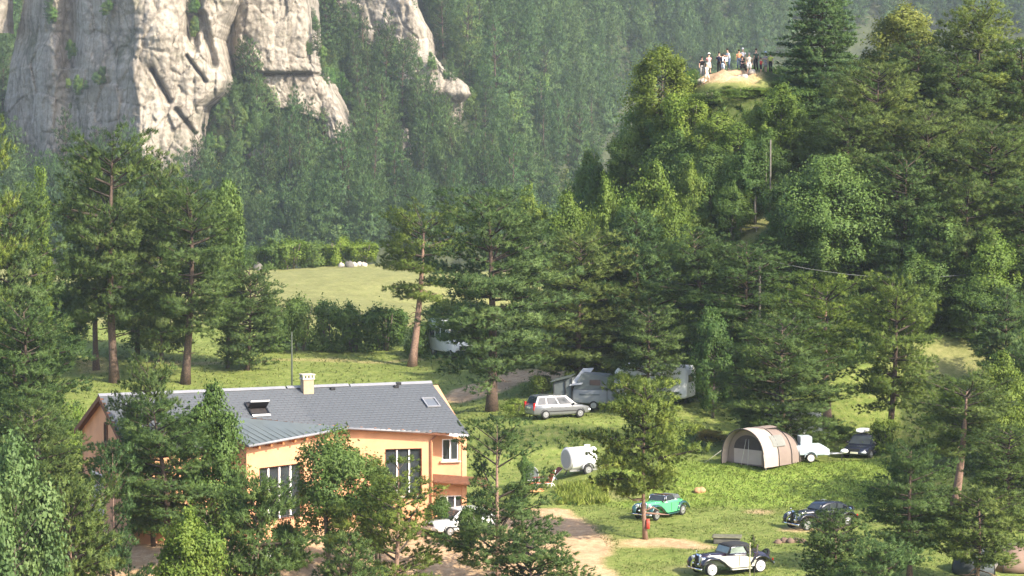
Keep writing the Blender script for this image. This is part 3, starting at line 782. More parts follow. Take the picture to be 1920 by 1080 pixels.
PINES = [
 # behind the house
 ('tall', 212, 204, 222, 215, TO, 'tallest pine behind the orange gable, crown reaching up to the cliff foot', G1),
 ('tall', 178, 211, 290, 130, TD, 'pine with pale bare trunk just behind the tallest pine', G1),
 ('tall', 345, 203, 325, 190, TD, 'pine with dark leaning trunk on the grass behind the slate roof', G1),
 ('full', 300, 216, 298, 120, TO, 'brownish pine top between the tallest pine and the leaning one', G1),
 ('full', 20, 192, 330, 190, TN, 'broad pine at the picture edge below the shaded cliff', G1),
 ('tall', -45, 172, 190, 150, TY, 'pine outside the edge with one branch tip in front of the shaded cliff', G1),
 ('full', 30, 158, 535, 200, TN, 'wide pine in front of the hedge beside the orange gable', G1),
 ('full', 462, 211, 480, 125, TN, 'small pine on the lawn beside the hazel bushes', G1),
 ('umb', 772, 214, 362, 150, TY, 'flat crowned pine with long bare trunk beside the meadow', G6),
 ('big', 922, 178, 340, 235, TB, 'big dark pine with thick trunk beside the sandy path', G2),
 ('full', 1085, 187, 425, 230, TO, 'dense olive pine hiding the camper trailer', G2),
 ('cone', 1197, 189, 385, 150, TB, 'spiky bluish pine rising behind the olive pine', G2),
 ('tall', 1330, 180, 415, 160, TN, 'pine with pink bare upper trunk below the small field', G2),
 ('full', 1405, 178, 440, 190, TD, 'dark pine standing over the tunnel tent and caravan', G2),
 ('full', 1212, 172.3, 555, 125, TN, 'pine growing between the olive pine and the white motorhome', G2),
 ('umb', 1555, 168, 500, 160, TYY, 'yellow green flat topped pine with short pink trunk', G2),
 ('tall', 1668, 162, 505, 165, TY, 'olive pine with grey trunk behind the dark hatchback', G2),
 ('full', 1478, 161, 575, 225, TD, 'spreading pine whose trunk stands right behind the tunnel tent', G2),
 ('low', 1212, 136.5, 692, 185, TY, 'small round crowned pine with red box on its slim trunk', 'pines on the car lawn'),
 ('low', 1572, 121, 948, 120, TN, 'little pine in front of the black saloon', 'pines on the car lawn'),
 ('low', 1645, 113, 1000, 170, TB, 'bushy pine top at the bottom edge before the car lawn', 'pines on the car lawn'),
 ('tall', 1712, 125, 815, 155, TN, 'pine with bare pinkish trunk at the bottom edge near the brown tents', 'pines beside the brown dome tent'),
 ('umb', 1795, 145, 680, 235, TO, 'pine with thick crooked red brown trunk near the dark hatchback', 'pines beside the brown dome tent'),
 ('full', 1900, 139, 790, 170, TN, 'pine beside the crooked trunk, over the brown dome tent', 'pines beside the brown dome tent'),
 ('low', 1835, 124, 905, 170, TO, 'low pine half hiding the grey tent', 'pines beside the brown dome tent'),
 ('cone', 1893, 170, 535, 115, TB, 'bluish young pine at the picture edge above the brown tents', 'pines beside the brown dome tent'),
 ('full', 1930, 152, 640, 150, TD, 'dark pine at the edge over the shady wood', 'pines beside the brown dome tent'),
 # in front of the house
 ('ragged', 935, 124, 768, 215, TN, 'ragged pine at the house corner covering the white car', G4),
 ('ragged', 738, 123, 842, 190, TY, 'airy pine with pale thin trunk before the patio window', G4),
 ('full', 283, 133.5, 632, 125, TN, 'pine before the peak of the orange gable', G4),
 ('tall', 310, 127, 735, 200, TN, 'wide layered pine before the hidden middle of the house', G4),
 ('ragged', 205, 118, 812, 135, TB, 'bluish pine below the orange gable window', G4),
 ('full', 50, 127, 735, 190, TN, 'pine left of the gable in front of the hedge', G4),
 ('low', 470, 116, 880, 185, TD, 'dark pine with tangled bare twigs before the white pillars', G4),
 ('low', 120, 113, 880, 180, TO, 'pine with several thin stems above the sandy ground', G4),
 ('cone', 652, 113, 985, 150, TN, 'pine top at the bottom edge before the forked tree', G4),
 ('low', 985, 116, 985, 190, TN, 'low pine at the bottom edge beside the sandy track', G4),
 # steep slope
 ('spruce', 1538, 206, -50, 168, TB, 'tall dark spruce with drooping tiers beside the viewpoint', G3),
 ('full', 1648, 203, 105, 180, TO, 'pine directly below the bronze round tree', G3),
 ('full', 1745, 199, 190, 170, TO, 'olive pine halfway down the pine covered slope', G3),
 ('full', 1845, 215, -25, 180, TY, 'highest pine on the hilltop at the picture edge', G3),
 ('full', 1790, 211, 85, 150, TN, 'pine just under the highest hilltop pine', G3),
 ('full', 1910, 210, 70, 150, TD, 'dark pine on the hilltop at the very edge', G3),
 ('full', 1860, 201, 215, 185, TO, 'broad olive pine at the edge under the hilltop', G3),
 ('full', 1700, 195, 262, 160, TN, 'pine above the big round poplar', G3),
 ('full', 1805, 193, 315, 175, TO, 'pine with gapped crown over the broadleaf wood', G3),
 ('full', 1925, 194, 330, 150, TN, 'pine at the edge over the broadleaf wood', G3),
 ('full', 1605, 205, 175, 130, TD, 'dark pine close beside the spruce', G3),
 ('tall', 1575, 200, 200, 130, TD, 'pine with curved bare trunk under the spruce', G3),
 ('full', 1720, 216, 60, 140, TN, 'pine behind the bronze round tree', G3),
]
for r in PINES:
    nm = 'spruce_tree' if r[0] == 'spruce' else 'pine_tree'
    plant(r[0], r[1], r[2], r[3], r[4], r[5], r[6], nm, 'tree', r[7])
BROADS = [
 ('broad', 1180, 192, 355, 110, TY, 'tree between the two bright trees at the foot of the rock slope', G5),
 ('broad', 1265, 191, 372, 100, TY, 'tree hiding the edge of the small sloping field', G5),
 ('broad', 1112, 216, 262, 105, TN, 'tree at the outer foot of the rock slope', G5),
 ('broad', 1082, 217, 318, 95, TD, 'low shaded tree where the rock slope meets the valley', G5),
 ('broad', 1340, 197, 262, 130, TN, 'tree under the leafy tree below the bare earth', G5),
 ('broad', 1295, 201, 255, 110, TD, 'shaded tree in the hollow beside the narrow bright tree', G5),
 ('broad', 1385, 199, 220, 120, TY, 'sunny tree over the tallest utility pole', G5),
 ('broad', 1440, 199, 235, 110, TN, 'tree just behind the tallest utility pole', G5),
 ('broad', 1370, 193.5, 330, 95, TD, 'dark tree at the shady end of the small field', G5),
 ('broad', 1285, 196, 350, 110, TN, 'tree in the dip behind the small field', G5),
 ('broad', 1160, 218, 300, 110, TN, 'tree at the foot of the rock shoulder', G5),
 ('broad', 1425, 204, 185, 90, TY, 'tree close below the last visitors', G5),
 ('broad', 1500, 200, 200, 90, TD, 'dark tree at the foot of the spruce', G5),
 ('broad', 1660, 186, 400, 110, TN, 'tree squeezed between huge poplar and rounded tree', G5),
 ('light', 425, 212, 322, 100, TL, 'pale glinting broadleaf tree leaning out of the leaning pine', G1),
 ('poplar', 78, 198, 300, 62, TYY, 'slim yellow green tree in front of the shaded cliff', G1),
 ('broad', 255, 219, 470, 200, TD, 'dark oak filling the gap under the tallest pine', G1),
 ('broad', 110, 216, 520, 160, TD, 'dark broadleaf tree in the shade beside the tallest pine', G1),
 ('broad', 395, 128, 705, 165, TN, 'dense round broadleaf tree before the slate roof', G4),
 ('park', 622, 127, 785, 195, TN, 'forked broadleaf tree standing before the white pillared window', G4),
 ('park', 705, 128, 845, 110, TN, 'leafy broadleaf tree between forked tree and drainpipe', G4),
 ('broad', 352, 113, 925, 180, TY, 'bright green rounded broadleaf tree at the bottom edge', G4),
 ('broad', 22, 109, 785, 215, TG, 'silvery broadleaf tree in the bottom corner', G4),
 ('broad', 1065, 204, 352, 130, TY, 'light green tree on the flat ground behind the big dark pine', G5),
 ('broad', 985, 224, 330, 110, TY, 'light green tree top just behind the big dark pine', G5),
 ('broad', 1138, 194, 315, 110, TY, 'bright small crowned tree below the rock edge', G5),
 ('broad', 1225, 194, 292, 150, TY, 'bright rounded tree between two smaller bright ones', G5),
 ('broad', 1297, 193.5, 288, 80, TY, 'narrow bright tree below the orange earth of the viewpoint', G5),
 ('grand', 1560, 184.5, 278, 265, TL, 'huge round poplar with shimmering leaves below the spruce', G5),
 ('broad', 1752, 190, 368, 160, TL, 'rounded broadleaf tree beside the huge poplar', G5),
 ('broad', 1856, 178, 420, 150, TY, 'broadleaf tree at the edge above the power line', G5),
 ('broad', 1690, 222, -8, 170, (1.55, 1.13, .95), 'bronze tinted round tree on the hilltop', G5),
 ('broad', 1240, 211, 76, 150, (1.75, 1.3, .85), 'yellow green bushy tree beside the viewpoint', G5),
 ('broad', 1465, 203, 150, 135, TY, 'leafy tree between viewpoint and spruce', G5),
 ('broad', 1345, 200, 198, 135, TY, 'leafy tree right below the bare earth of the viewpoint', G5),
 ('broad', 1405, 198, 255, 120, TN, 'broadleaf tree around the utility pole', G5),
 ('broad', 1265, 206, 238, 140, TN, 'dark broadleaf tree on the shaded rock slope', G5),
 ('broad', 1180, 210, 225, 120, TN, 'dark bushy tree on the lower shaded rock slope', G5),
 ('broad', 1330, 195, 310, 120, TD, 'dark tree above the small field', G5),
 ('broad', 1470, 194, 330, 110, TN, 'dark tree between the utility pole and the huge poplar', G5),
 ('broad', 1338, 171.5, 560, 105, TN, 'shady broadleaf tree beside the white motorhome', G2),
 ('broad', 1125, 194, 392, 140, TY, 'yellow green tree behind the camper trailer pines', G2),
 ('broad', 1720, 178, 470, 130, TD, 'dark tree in the shady wood under the power line', G5),
 ('broad', 1830, 179, 500, 150, TD, 'darkest tree in the shady wood beside the bluish young pine', G5),
 ('broad', 1790, 158, 700, 130, TY, 'sunny broadleaf tree behind the crooked pine', G2),
 ('broad', 1880, 150, 650, 130, TY, 'sunny broadleaf tree by the edge behind the crooked pine', G2),
 ('light', 1870, 141, 840, 110, TYY, 'light bushy tree above the brown dome tent', G2),
]
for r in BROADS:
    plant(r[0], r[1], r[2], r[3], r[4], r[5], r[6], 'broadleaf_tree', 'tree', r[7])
# bushes --------------------------------------------------------------
BUSHES = [
 (835, 223, 535, 100, TO, 'loose bush behind the trunk of the flat crowned pine'), (890, 222, 540, 100, TD, 'dark bush behind the white van'),
 (512, 222, 548, 100, TN, 'hazel bush at the pine end of the row on the lawn'), (562, 223, 532, 95, TO, 'tall loose bush rising above the row on the lawn'),
 (612, 224, 545, 105, TN, 'bush in the middle of the row on the lawn'), (665, 223, 556, 120, TD, 'dark round bush in the row on the lawn'), (720, 223, 552, 120, TD, 'dark wide bush beside the flat crowned pine'), (790, 219, 590, 70, TD, 'bush between flat crowned pine and white truck'),
 (105, 168, 712, 120, TYY, 'yellowish bush in the hedge behind the orange gable'), (45, 168, 705, 110, TY, 'bush at the far end of the hedge behind the gable'), (375, 176, 715, 70, TY, 'small bush on the lawn over the slate ridge'),
 (510, 306, 440, 75, TO, 'brown green bush at the end of the hedge beyond the meadow'), (545, 306, 432, 85, TY, 'tall bush in the hedge beyond the meadow'), (590, 307, 442, 75, TO, 'olive bush in the hedge beyond the meadow'), (635, 307, 436, 80, TYY, 'yellowest bush in the hedge beyond the meadow'), (680, 307, 440, 80, TYY, 'bush over the white stones of the meadow edge'), (470, 306, 452, 50, TN, 'green bush beside the white boulder beyond the meadow'),
 (1282, 208.5, 130, 62, TD, 'clipped looking dark bush beside the viewpoint'), (1298, 210, 120, 40, TD, 'small dark bush behind the white dressed person'),
 (1276, 203.5, 154, 95, TYY, 'olive bush on the grassy shoulder under the clipped bush'), (1330, 203.0, 163, 85, TO, 'low bush under the walking person'), (1392, 203.0, 158, 95, TY, 'wide low bush along the foot of the bare earth'),
 (1205, 211.5, 175, 110, TY, 'yellow bush on the rock shoulder'), (1255, 208, 185, 110, TY, 'bush under the clipped dark bush'), (1302, 202.5, 172, 80, TYY, 'bush below the bare earth'), (1165, 213, 225, 70, TO, 'brownish bush on the rock edge'),
 (1362, 204, 158, 22, TY, 'small upright shrub in front of the bare earth'), (1436, 204, 158, 60, TY, 'shrub beside the bare earth'), (1458, 206, 148, 50, TN, 'leafy shrub partly hiding the last visitors'),
 (1120, 214, 290, 100, TD, 'dark bush at the foot of the rock edge'), (1230, 205, 300, 110, TD, 'dark bush in the hollow below the rock slope'),
 (1800, 178, 598, 120, TO, 'olive bush over the dry grass patch'), (1740, 179, 612, 80, TO, 'small olive bush beside the dry grass patch'), (1860, 177, 625, 70, TD, 'dark bush beside the bluish young pine'),
 (1330, 166.5, 800, 80, (2.6, 1.3, .9), 'russet dry bush beside the tunnel tent'), (1290, 163, 815, 70, TN, 'green bush between russet bush and small pine'), (1265, 175, 755, 80, TN, 'bush under the white motorhome'), (1420, 166, 765, 90, TD, 'dark bush right behind the tunnel tent'),
 (965, 173, 742, 60, TY, 'weedy bush at the tail of the silver estate car'), (1010, 186, 690, 70, TO, 'bush behind the silver estate car'), (1580, 166, 790, 80, TD, 'bush behind the open trailer'),
 (985, 154, 838, 40, TL, 'small leafy shrub by the round table'), (965, 149, 895, 60, TN, 'shrub in front of the orange lounger'),
 (1660, 160, 770, 80, TY, 'bush behind the dark hatchback'), (1700, 150, 850, 80, TD, 'dark bush beside the crooked trunk'), (1760, 136, 960, 90, TD, 'dark bush behind the bare pinkish trunk'), (1690, 131, 985, 80, TD, 'bush at the edge of the car lawn'),
 (820, 137.0, 915, 60, TD, 'dark shrub hanging over the white car'), (880, 133, 925, 60, TD, 'dark shrub at the house corner'),
 (415, 136, 880, 60, TN, 'shrub before the shaded side wall'), (540, 129, 960, 80, TD, 'dark undergrowth bush under the forked tree'),
]
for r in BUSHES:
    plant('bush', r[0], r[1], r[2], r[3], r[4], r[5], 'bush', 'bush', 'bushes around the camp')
rs = random.Random(5)
k = 0
while k < 70:       # unlabelled-apart bushes carpeting the slope under the viewpoint and pines
    px = rs.uniform(1090, 1960); D = rs.uniform(182, 214)
    x = X(px, D); z = gz(x, D)
    if math.hypot((x - X(1372, 210)) / 4.5, (D - 207.5) / 8) < 1: continue
    if px < 1300 and D < 200: continue
    a, b = pix(np.array([x]), np.array([D]), np.array([z])); ph = rs.uniform(38, 75)
    if abs(a[0] - 1400) < 40 and D < 197: continue
    zn = 'under the bare earth of the viewpoint' if px < 1420 else 'between the spruce and the huge poplar' if px < 1640 else 'under the hilltop pines'
    e = plant('bush', px, D, float(b[0]) - ph, rs.uniform(60, 105), rs.choice([TN, TY, TO, TD, TN]), 'leafy bush carpeting the slope ' + zn, 'bush', 'bush', 'bushes on the slope ' + zn)
    k += 1
# ------------------------------------------------------------------ far forest
FARP = [pine('far_pine', 201 + i, 10.0, .06, 2.5, 'scots' if i % 3 == 0 else 'young', whorl=.72, nbr=(4, 5), pad=(9, 13), blades=6, tsize=.42, tw=.12, padr=.72, trunk_r=.16, dead=0, needle=M_FAR, radial=1.5, soft=.08, tv=.45, face=.35) for i in range(5)]
FARB = [broad('far_broad', 221 + i, 7, 5.4, .04, 22, 4600, .27, 'round' if i else 'cone', leafm=M_FAR) for i in range(3)]
CLIFF_POLY = [[(48, -60), (20, 100), (8, 200), (20, 330), (80, 360), (190, 300), (375, 300), (372, 240), (415, 190), (430, 140), (445, 140), (470, 165), (540, 205), (600, 225), (630, 295), (664, 295), (650, 235), (612, 150), (585, 118), (580, -60)],
              [(600, -60), (612, 40), (720, 112), (800, 125), (780, 150), (835, 200), (838, 250), (866, 250), (880, 175), (813, 98), (776, -60)]]
ROCKS = [[(740, 245), (775, 245), (775, 298), (740, 298)], [(385, 285), (500, 285), (500, 304), (385, 304)]]
rf = random.Random(11)
cand = []
for gy_ in np.arange(-70, 500, 15.0):
    for gx_ in np.arange(-640, 2500, 29.0):
        px = gx_ + rf.uniform(-16, 16); py = gy_ + rf.uniform(-9, 9)
        if px > 1120 and py > 260: continue
        if px > 1500 and py > 150: continue
        if 1180 < px < 1960 and py > 190: continue
        if 1480 < px < 1960 and py > 60: continue
        if any(in_poly(np.array([px]), np.array([py]), q)[0] for q in CLIFF_POLY): continue
        cand.append((px, py, float(hill_D(px, py)[0])))
# the ledges, gullies and feet of the cliffs carry trees too
for (cx, cy, D, r, n) in ((435, 215, 566, 30, 14), (480, 255, 566, 40, 14), (400, 280, 556, 20, 7), (530, 272, 568, 30, 10), (600, 345, 572, 60, 10), (590, 100, 584, 8, 3), (602, 118, 584, 8, 4), (362, 60, 566, 9, 5), (365, 20, 566, 8, 4), (770, 40, 654, 6, 2), (835, 146, 611, 14, 4), (800, 128, 619, 10, 3), (745, 150, 640, 30, 3), (130, 105, 578, 9, 3), (150, 165, 574, 16, 5), (190, 150, 570, 12, 4), (95, 35, 582, 10, 4), (200, 20, 566, 10, 4), (608, 150, 590, 10, 4), (590, 55, 590, 6, 3)):
    for _ in range(n):
        px, py = cx + rf.gauss(0, r * .6), cy + rf.gauss(0, r * .35)
        cand.append((px, py, -D))
M_FAR_TR = (1.0, 1.05, 1.1)
cand.sort(key=lambda c: abs(c[2]))
GRP = [('pines of the hazy far forest', 'hazy green pine standing in the far forest around the cliffs'), ('broadleaf trees of the hazy far forest', 'hazy pale green broadleaf tree standing in the far forest around the cliffs')]
stP, stR, stS, stI = [], [], [], []
# the rest of the far forest: one object, trees set on its points
FCOL = bpy.data.collections.new('far_forest_trees')
FKEY = []
for conif_, protos in ((True, FARP), (False, FARB)):
    for pr in protos:
        for tn in ((.56, .62, .58), (.82, .85, .76), (1.12, 1.12, .95)) if conif_ else ((.85, .9, .75), (1.1, 1.15, .85), (1.35, 1.3, .9)):
            o_ = bpy.data.objects.new('far_tree_%03d' % len(FKEY), pr['crown']); o_.color = (*tn, 1); FCOL.objects.link(o_); FKEY.append(conif_)
n_ind = 0
for i, (px, py, D) in enumerate(cand):
    ledge = D < 0; D = abs(D)
    if px > 700 and not ledge and rf.random() < .22: continue
    p = P(px, py, D)
    conif = rf.random() < (.22 if ledge else (.72 if 300 > px or px > 700 else .5))
    pr = rf.choice(FARP if conif else FARB)
    over = any(in_poly(np.array([px]), np.array([py - dy]), q)[0] for q in CLIFF_POLY + ROCKS for dy in (14, 28, 42)) and not ledge
    if over and rf.random() < .55: continue
    s = (.40 if over else 1) * rf.uniform(.7, 1.25) * (1.0 if conif else .85) * (.40 if ledge else 1) * (1.55 if D > 640 else 1.25)
    sz = s * rf.uniform(.9, 1.35) * (1.12 if conif else 1)
    if conif and not ledge: s *= .88
    w = rf.random()
    bt = rf.uniform(.5, 1.3); tint = (bt * rf.uniform(.9, 1.12), bt, bt * rf.uniform(.85, 1.1)) if conif else (rf.uniform(1.0, 1.5), rf.uniform(1.05, 1.35), rf.uniform(.8, 1.0))
    hidden = (py > 430) or (px < 480 and py > 400) or px < -10 or px > 1930 or (px < 100 and py > 330)
    if n_ind < 330 and not hidden and i % 1 == 0 and (i < 200 or rf.random() < .6):
        zone = ('growing on a ledge of the pale cliffs' if ledge else 'on the far slope at the foot of the shaded cliff' if px < 420 else 'on the far slope below the split rock buttress' if px < 690 else 'on the far slope around the overhanging rock spur' if px < 900 else 'in the valley notch beyond the big dark pine' if py > 230 else 'on the far slope above the valley notch' if px < 1150 else 'on the hazy slope behind the viewpoint visitors')
        kind_ = ('blue green pine' if conif else 'pale green broadleaf tree') if ledge is False else ('small pine' if conif else 'small leafy tree')
        e = empty('far_pine_tree' if conif else 'far_broadleaf_tree', p - Vector((0, 0, .5)), rf.uniform(0, 6.28), kind_ + ' ' + zone, 'tree', kind_ + 's ' + zone)
        e.scale = (s, s, sz)
        link(bpy.data.objects.new('trunk', pr['trunk']), e)
        c = link(bpy.data.objects.new('crown', pr['crown']), e); c.color = (*tint, 1)
        n_ind += 1
        continue
    stP.append((p.x, p.y, p.z - .5)); stR.append((0, 0, rf.uniform(0, 6.28))); stS.append((s, s, sz))
    stI.append(rf.choice([i_ for i_, c_ in enumerate(FKEY) if c_ == conif]))
fme = bpy.data.meshes.new('far_forest'); fme.from_pydata(stP, [], [])
for nm_, ty_, dat_, fld_ in (('rot', 'FLOAT_VECTOR', stR, 'vector'), ('scl', 'FLOAT_VECTOR', stS, 'vector'), ('idx', 'INT', stI, 'value')):
    at_ = fme.attributes.new(nm_, ty_, 'POINT'); at_.data.foreach_set(fld_, np.array(dat_, np.int32 if ty_ == 'INT' else np.float32).ravel())
ng = bpy.data.node_groups.new('forest_trees', 'GeometryNodeTree')
ng.interface.new_socket('Geometry', in_out='INPUT', socket_type='NodeSocketGeometry'); ng.interface.new_socket('Geometry', in_out='OUTPUT', socket_type='NodeSocketGeometry')
gi, go_ = ng.nodes.new('NodeGroupInput'), ng.nodes.new('NodeGroupOutput')
ci = ng.nodes.new('GeometryNodeCollectionInfo'); ci.inputs['Collection'].default_value = FCOL; ci.inputs['Separate Children'].default_value = True; ci.inputs['Reset Children'].default_value = True
iop = ng.nodes.new('GeometryNodeInstanceOnPoints'); iop.inputs['Pick Instance'].default_value = True
def na(nm_, ty_):
    n_ = ng.nodes.new('GeometryNodeInputNamedAttribute'); n_.data_type = ty_; n_.inputs['Name'].default_value = nm_
    return [o for o in n_.outputs if o.enabled and o.name == 'Attribute'][0]
e2r = ng.nodes.new('FunctionNodeEulerToRotation')
ng.links.new(na('rot', 'FLOAT_VECTOR'), e2r.inputs[0])
ng.links.new(gi.outputs[0], iop.inputs['Points']); ng.links.new(ci.outputs[0], iop.inputs['Instance']); ng.links.new(na('idx', 'INT'), iop.inputs['Instance Index'])
ng.links.new(e2r.outputs[0], iop.inputs['Rotation']); ng.links.new(na('scl', 'FLOAT_VECTOR'), iop.inputs['Scale']); ng.links.new(iop.outputs[0], go_.inputs[0])
fo = link(bpy.data.objects.new('far_forest', fme)); fo.modifiers.new('trees', 'NODES').node_group = ng
tag(fo, 'hazy mass of mixed forest covering the far slopes', kind='stuff')
print('far', n_ind, len(stP))
# ------------------------------------------------------------------ grass and undergrowth
def scatter_stuff(name, xs, ys, size, kx, width, up, m, tone, label, seed=3, color=(1, 1, 1)):
    rng = np.random.default_rng(seed)
    zs = gz_arr(xs, ys)
    n = len(xs); Pn = np.stack([xs, ys, zs + .02], -1)
    Nn = np.tile(np.array([0, 0, 1.0]), (n, 1)) + .25 * rng.normal(size=(n, 3)); 
    V, N, A = tufts(rng, Pn, unit(Nn * np.array([1, 1, up])), unit(Nn), size, kx, width, .45, tone)
    o = link(bpy.data.objects.new(name, np_mesh(name, V, np.arange(len(V)).reshape(-1, 3), [m], normals=N, attr={'v': A})))
    o.color = (*color, 1)
    return tag(o, label, kind='stuff')
M_GRASS = leaf_mat('grass_blades', (0.105, 0.155, 0.028), (0.165, 0.215, 0.045), (0.25, 0.265, 0.09), .35)
rng = np.random.default_rng(77)
gx_ = rng.uniform(-5, 26, 60000); gy_ = rng.uniform(119, 150, 60000)
gp, gq = pix(gx_, gy_, gz_arr(gx_, gy_))
sd = in_poly(gp, gq, SAND[0]) | in_poly(gp, gq, SAND[2]) | in_poly(gp, gq, SAND[3])
k_ = (~sd) & (gp > 980) & (rng.uniform(size=len(gp)) < .30 + .5 * (np.sin(gx_ * .9 + np.sin(gy_ * .8) * 2) > .1))
scatter_stuff('lawn_grass', gx_[k_], gy_[k_], rng.uniform(.05, .12, k_.sum()), 3, .16, 1.0, M_GRASS, rng.uniform(.2, 1, k_.sum()), 'short worn grass of the car lawn')
gx_ = rng.uniform(4, 26, 40000); gy_ = rng.uniform(146, 158, 40000)
gp, gq = pix(gx_, gy_, gz_arr(gx_, gy_))
k_ = (gp > 1120) & (gp < 1680) & (rng.uniform(size=len(gp)) < .55 * np.clip((gy_ - 146) / 3.5, 0, 1) * np.clip((158 - gy_) / 3, 0, 1))
scatter_stuff('bank_grass', gx_[k_], gy_[k_], rng.uniform(.07, .17, k_.sum()), 4, .10, 1.0, M_GRASS, rng.uniform(0, .8, k_.sum()), 'fresh bright grass on the bank under the tunnel tent', 4, (1.15, 1.15, .85))
gx_ = rng.uniform(-46, 40, 60000); gy_ = rng.uniform(158, 236, 60000)
gp, gq = pix(gx_, gy_, gz_arr(gx_, gy_))
k_ = ~in_poly(gp, gq, SAND[1]) & (gp < 1700) & ((gp < 1200) | (gy_ < 180)) & (rng.uniform(size=len(gp)) < .5)
scatter_stuff('upper_grass', gx_[k_], gy_[k_], rng.uniform(.08, .26, k_.sum()), 3, .16, 1.0, M_GRASS, rng.uniform(.1, 1, k_.sum()), 'grass of the upper lawns behind the house', 5)
gx_ = rng.uniform(2, 50, 22000); gy_ = rng.uniform(174, 234, 22000)
gp, gq = pix(gx_, gy_, gz_arr(gx_, gy_))
top_ = np.hypot((gx_ - X(1372, 210)) / 4.6, (gy_ - 208.5) / 6) < 1.1
fld = (np.hypot((gx_ - X(1400, 192)) / 4, (gy_ - 192) / 3) < 1) | (np.hypot((gx_ - X(1775, 175)) / 5, (gy_ - 175) / 3) < 1) | (np.hypot((gx_ - X(1265, 200)) / 3.5, (gy_ - 200) / 2) < 1)
k_ = (~top_) & (~fld) & (gp > 1060) & (gp < 2020)
scatter_stuff('undergrowth', gx_[k_], gy_[k_], rng.uniform(.4, .95, k_.sum()), 7, .14, .8, M_LEAF, rng.uniform(0, 1, k_.sum()), 'low leafy undergrowth on the wooded slope', 6)
gx_ = rng.uniform(-46, 46, 20000); gy_ = rng.uniform(100, 168, 20000)
gp, gq = pix(gx_, gy_, gz_arr(gx_, gy_))
k_ = ((gp > 1690) & (gy_ > 132)) | ((gy_ > 164.2) & (gy_ < 167.2) & (gp > 1000) & (gp < 1330)) | ((gp < 230) & (gy_ > 150)) | ((gp > 1050) & (gp < 1135) & (gy_ > 148) & (gy_ < 153))
scatter_stuff('weeds', gx_[k_], gy_[k_], rng.uniform(.25, .6, k_.sum()), 6, .12, 1.0, M_LEAF, rng.uniform(.2, 1, k_.sum()), 'rank weeds on the shady banks', 7)
gx_ = rng.uniform(X(1045, 150), X(1140, 150), 900); gy_ = rng.uniform(148.5, 152.5, 900)
scatter_stuff('flower_bed', gx_, gy_, rng.uniform(.4, .8, 900), 5, .09, 1.4, M_GRASS, rng.uniform(.5, 1, 900), 'pale yellow green iris leaves below the white tank', 8, (1.6, 1.6, 1.1))
# ------------------------------------------------------------------ materials of built things
M_WALL = mat('orange_render', (0.57, 0.30, 0.165), .9, .17, .55, .01, detail=8)
M_WOODB = mat('brown_timber', (0.13, 0.055, 0.03), .8, .3, 6)
M_ORTIMBER = mat('orange_timber', (0.40, 0.155, 0.055), .8, .2, 6)
M_SLATE = leaf_mat('slate', (0.058, 0.066, 0.076), (0.075, 0.083, 0.093), (0.10, 0.107, 0.116), 0.0)
M_ZINC = mat('zinc_sheet', (0.10, 0.115, 0.112), .45, .12, 1.2, spec=.5)
M_RIDGE = mat('pale_zinc', (0.23, 0.23, 0.245), .45, .1, 2, spec=.5)
M_WHITE = mat('white_paint', (0.78, 0.77, 0.76), .5, .06, 2)
M_COPPER = mat('brown_pipe', (0.30, 0.13, 0.07), .5, .15, 3)
M_GLASS = glass_mat('dark_glass')
M_STONE = mat('pale_stone', (0.45, 0.40, 0.33), .9, .2, 3, .02)
M_CHIM = mat('cream_render', (0.36, 0.27, 0.18), .9, .2, 4)
M_BLACKM = mat('black_metal', (0.02, 0.02, 0.022), .4, .2, 5)
M_DARKIN = mat('dark_interior', (0.035, 0.03, 0.03), .9, .3, 3)
M_CURT = mat('curtain', (0.32, 0.24, 0.19), .9, .3, 3)
# ------------------------------------------------------------------ the house
R0, R3 = P(197, 740, 139), P(800, 717, 147)
rz_ = (R0.z + R3.z) / 2
R0.z = rz_; R3.z = rz_
rd = (R3 - R0); rd.z = 0; RL = rd.length; rd.normalize()
rp = Vector((rd.y, -rd.x, 0))                 # out of the ridge, towards the front
SL = 0.418
def roofpt(a, p, up=0.0): # a metres along the ridge, p metres out
    q = R0 + rd * a + rp * p; q.z = rz_ - SL * abs(p) + up; return q
def along(q): return (q - R0).dot(rd), (q - R0).dot(rp)
house = empty('house', (-14, 141, .5), 0, 'long orange house with slate roof and stone chimney beside the dirt yard', 'house')
hl = Vector(house.location)
def hobj(mb, name, m, parent=None, label=None):
    """parts are drawn in place, then hung on the house"""
    mb.v = [(a - hl.x, b - hl.y, c - hl.z) for a, b, c in mb.v]
    o = mb.obj(name, m, parent or house)
    if label: o['label'] = label
    return o
Z0 = 0.0
# front outline of the slate roof (metres along ridge, metres out)
front = [(-.35, 6.2), (RL * .38, 6.2), (RL * .38, 3.1), (RL * .62, 4.55), (RL + .25, 6.1)]
def front_p(a):
    if a < RL * .38: return 6.2
    return np.interp(a, [RL * .38, RL * .62, RL + .25], [3.1, 4.55, 6.1])
# roof boards
mb = MB()
TH_R = .16
for sg in (1, -1):
    pts = [(-.35, 0)] + ([(a, p) for a, p in front] if sg == 1 else [(-.35, 6.2), (RL + .25, 6.1)]) + [(RL + .25, 0)]
    top = [roofpt(a, p * sg, -.02) for a, p in pts]
    mb.prism(top if sg == 1 else top[::-1], (0, 0, -TH_R))
roof = hobj(mb, 'roof', M_WOODB)
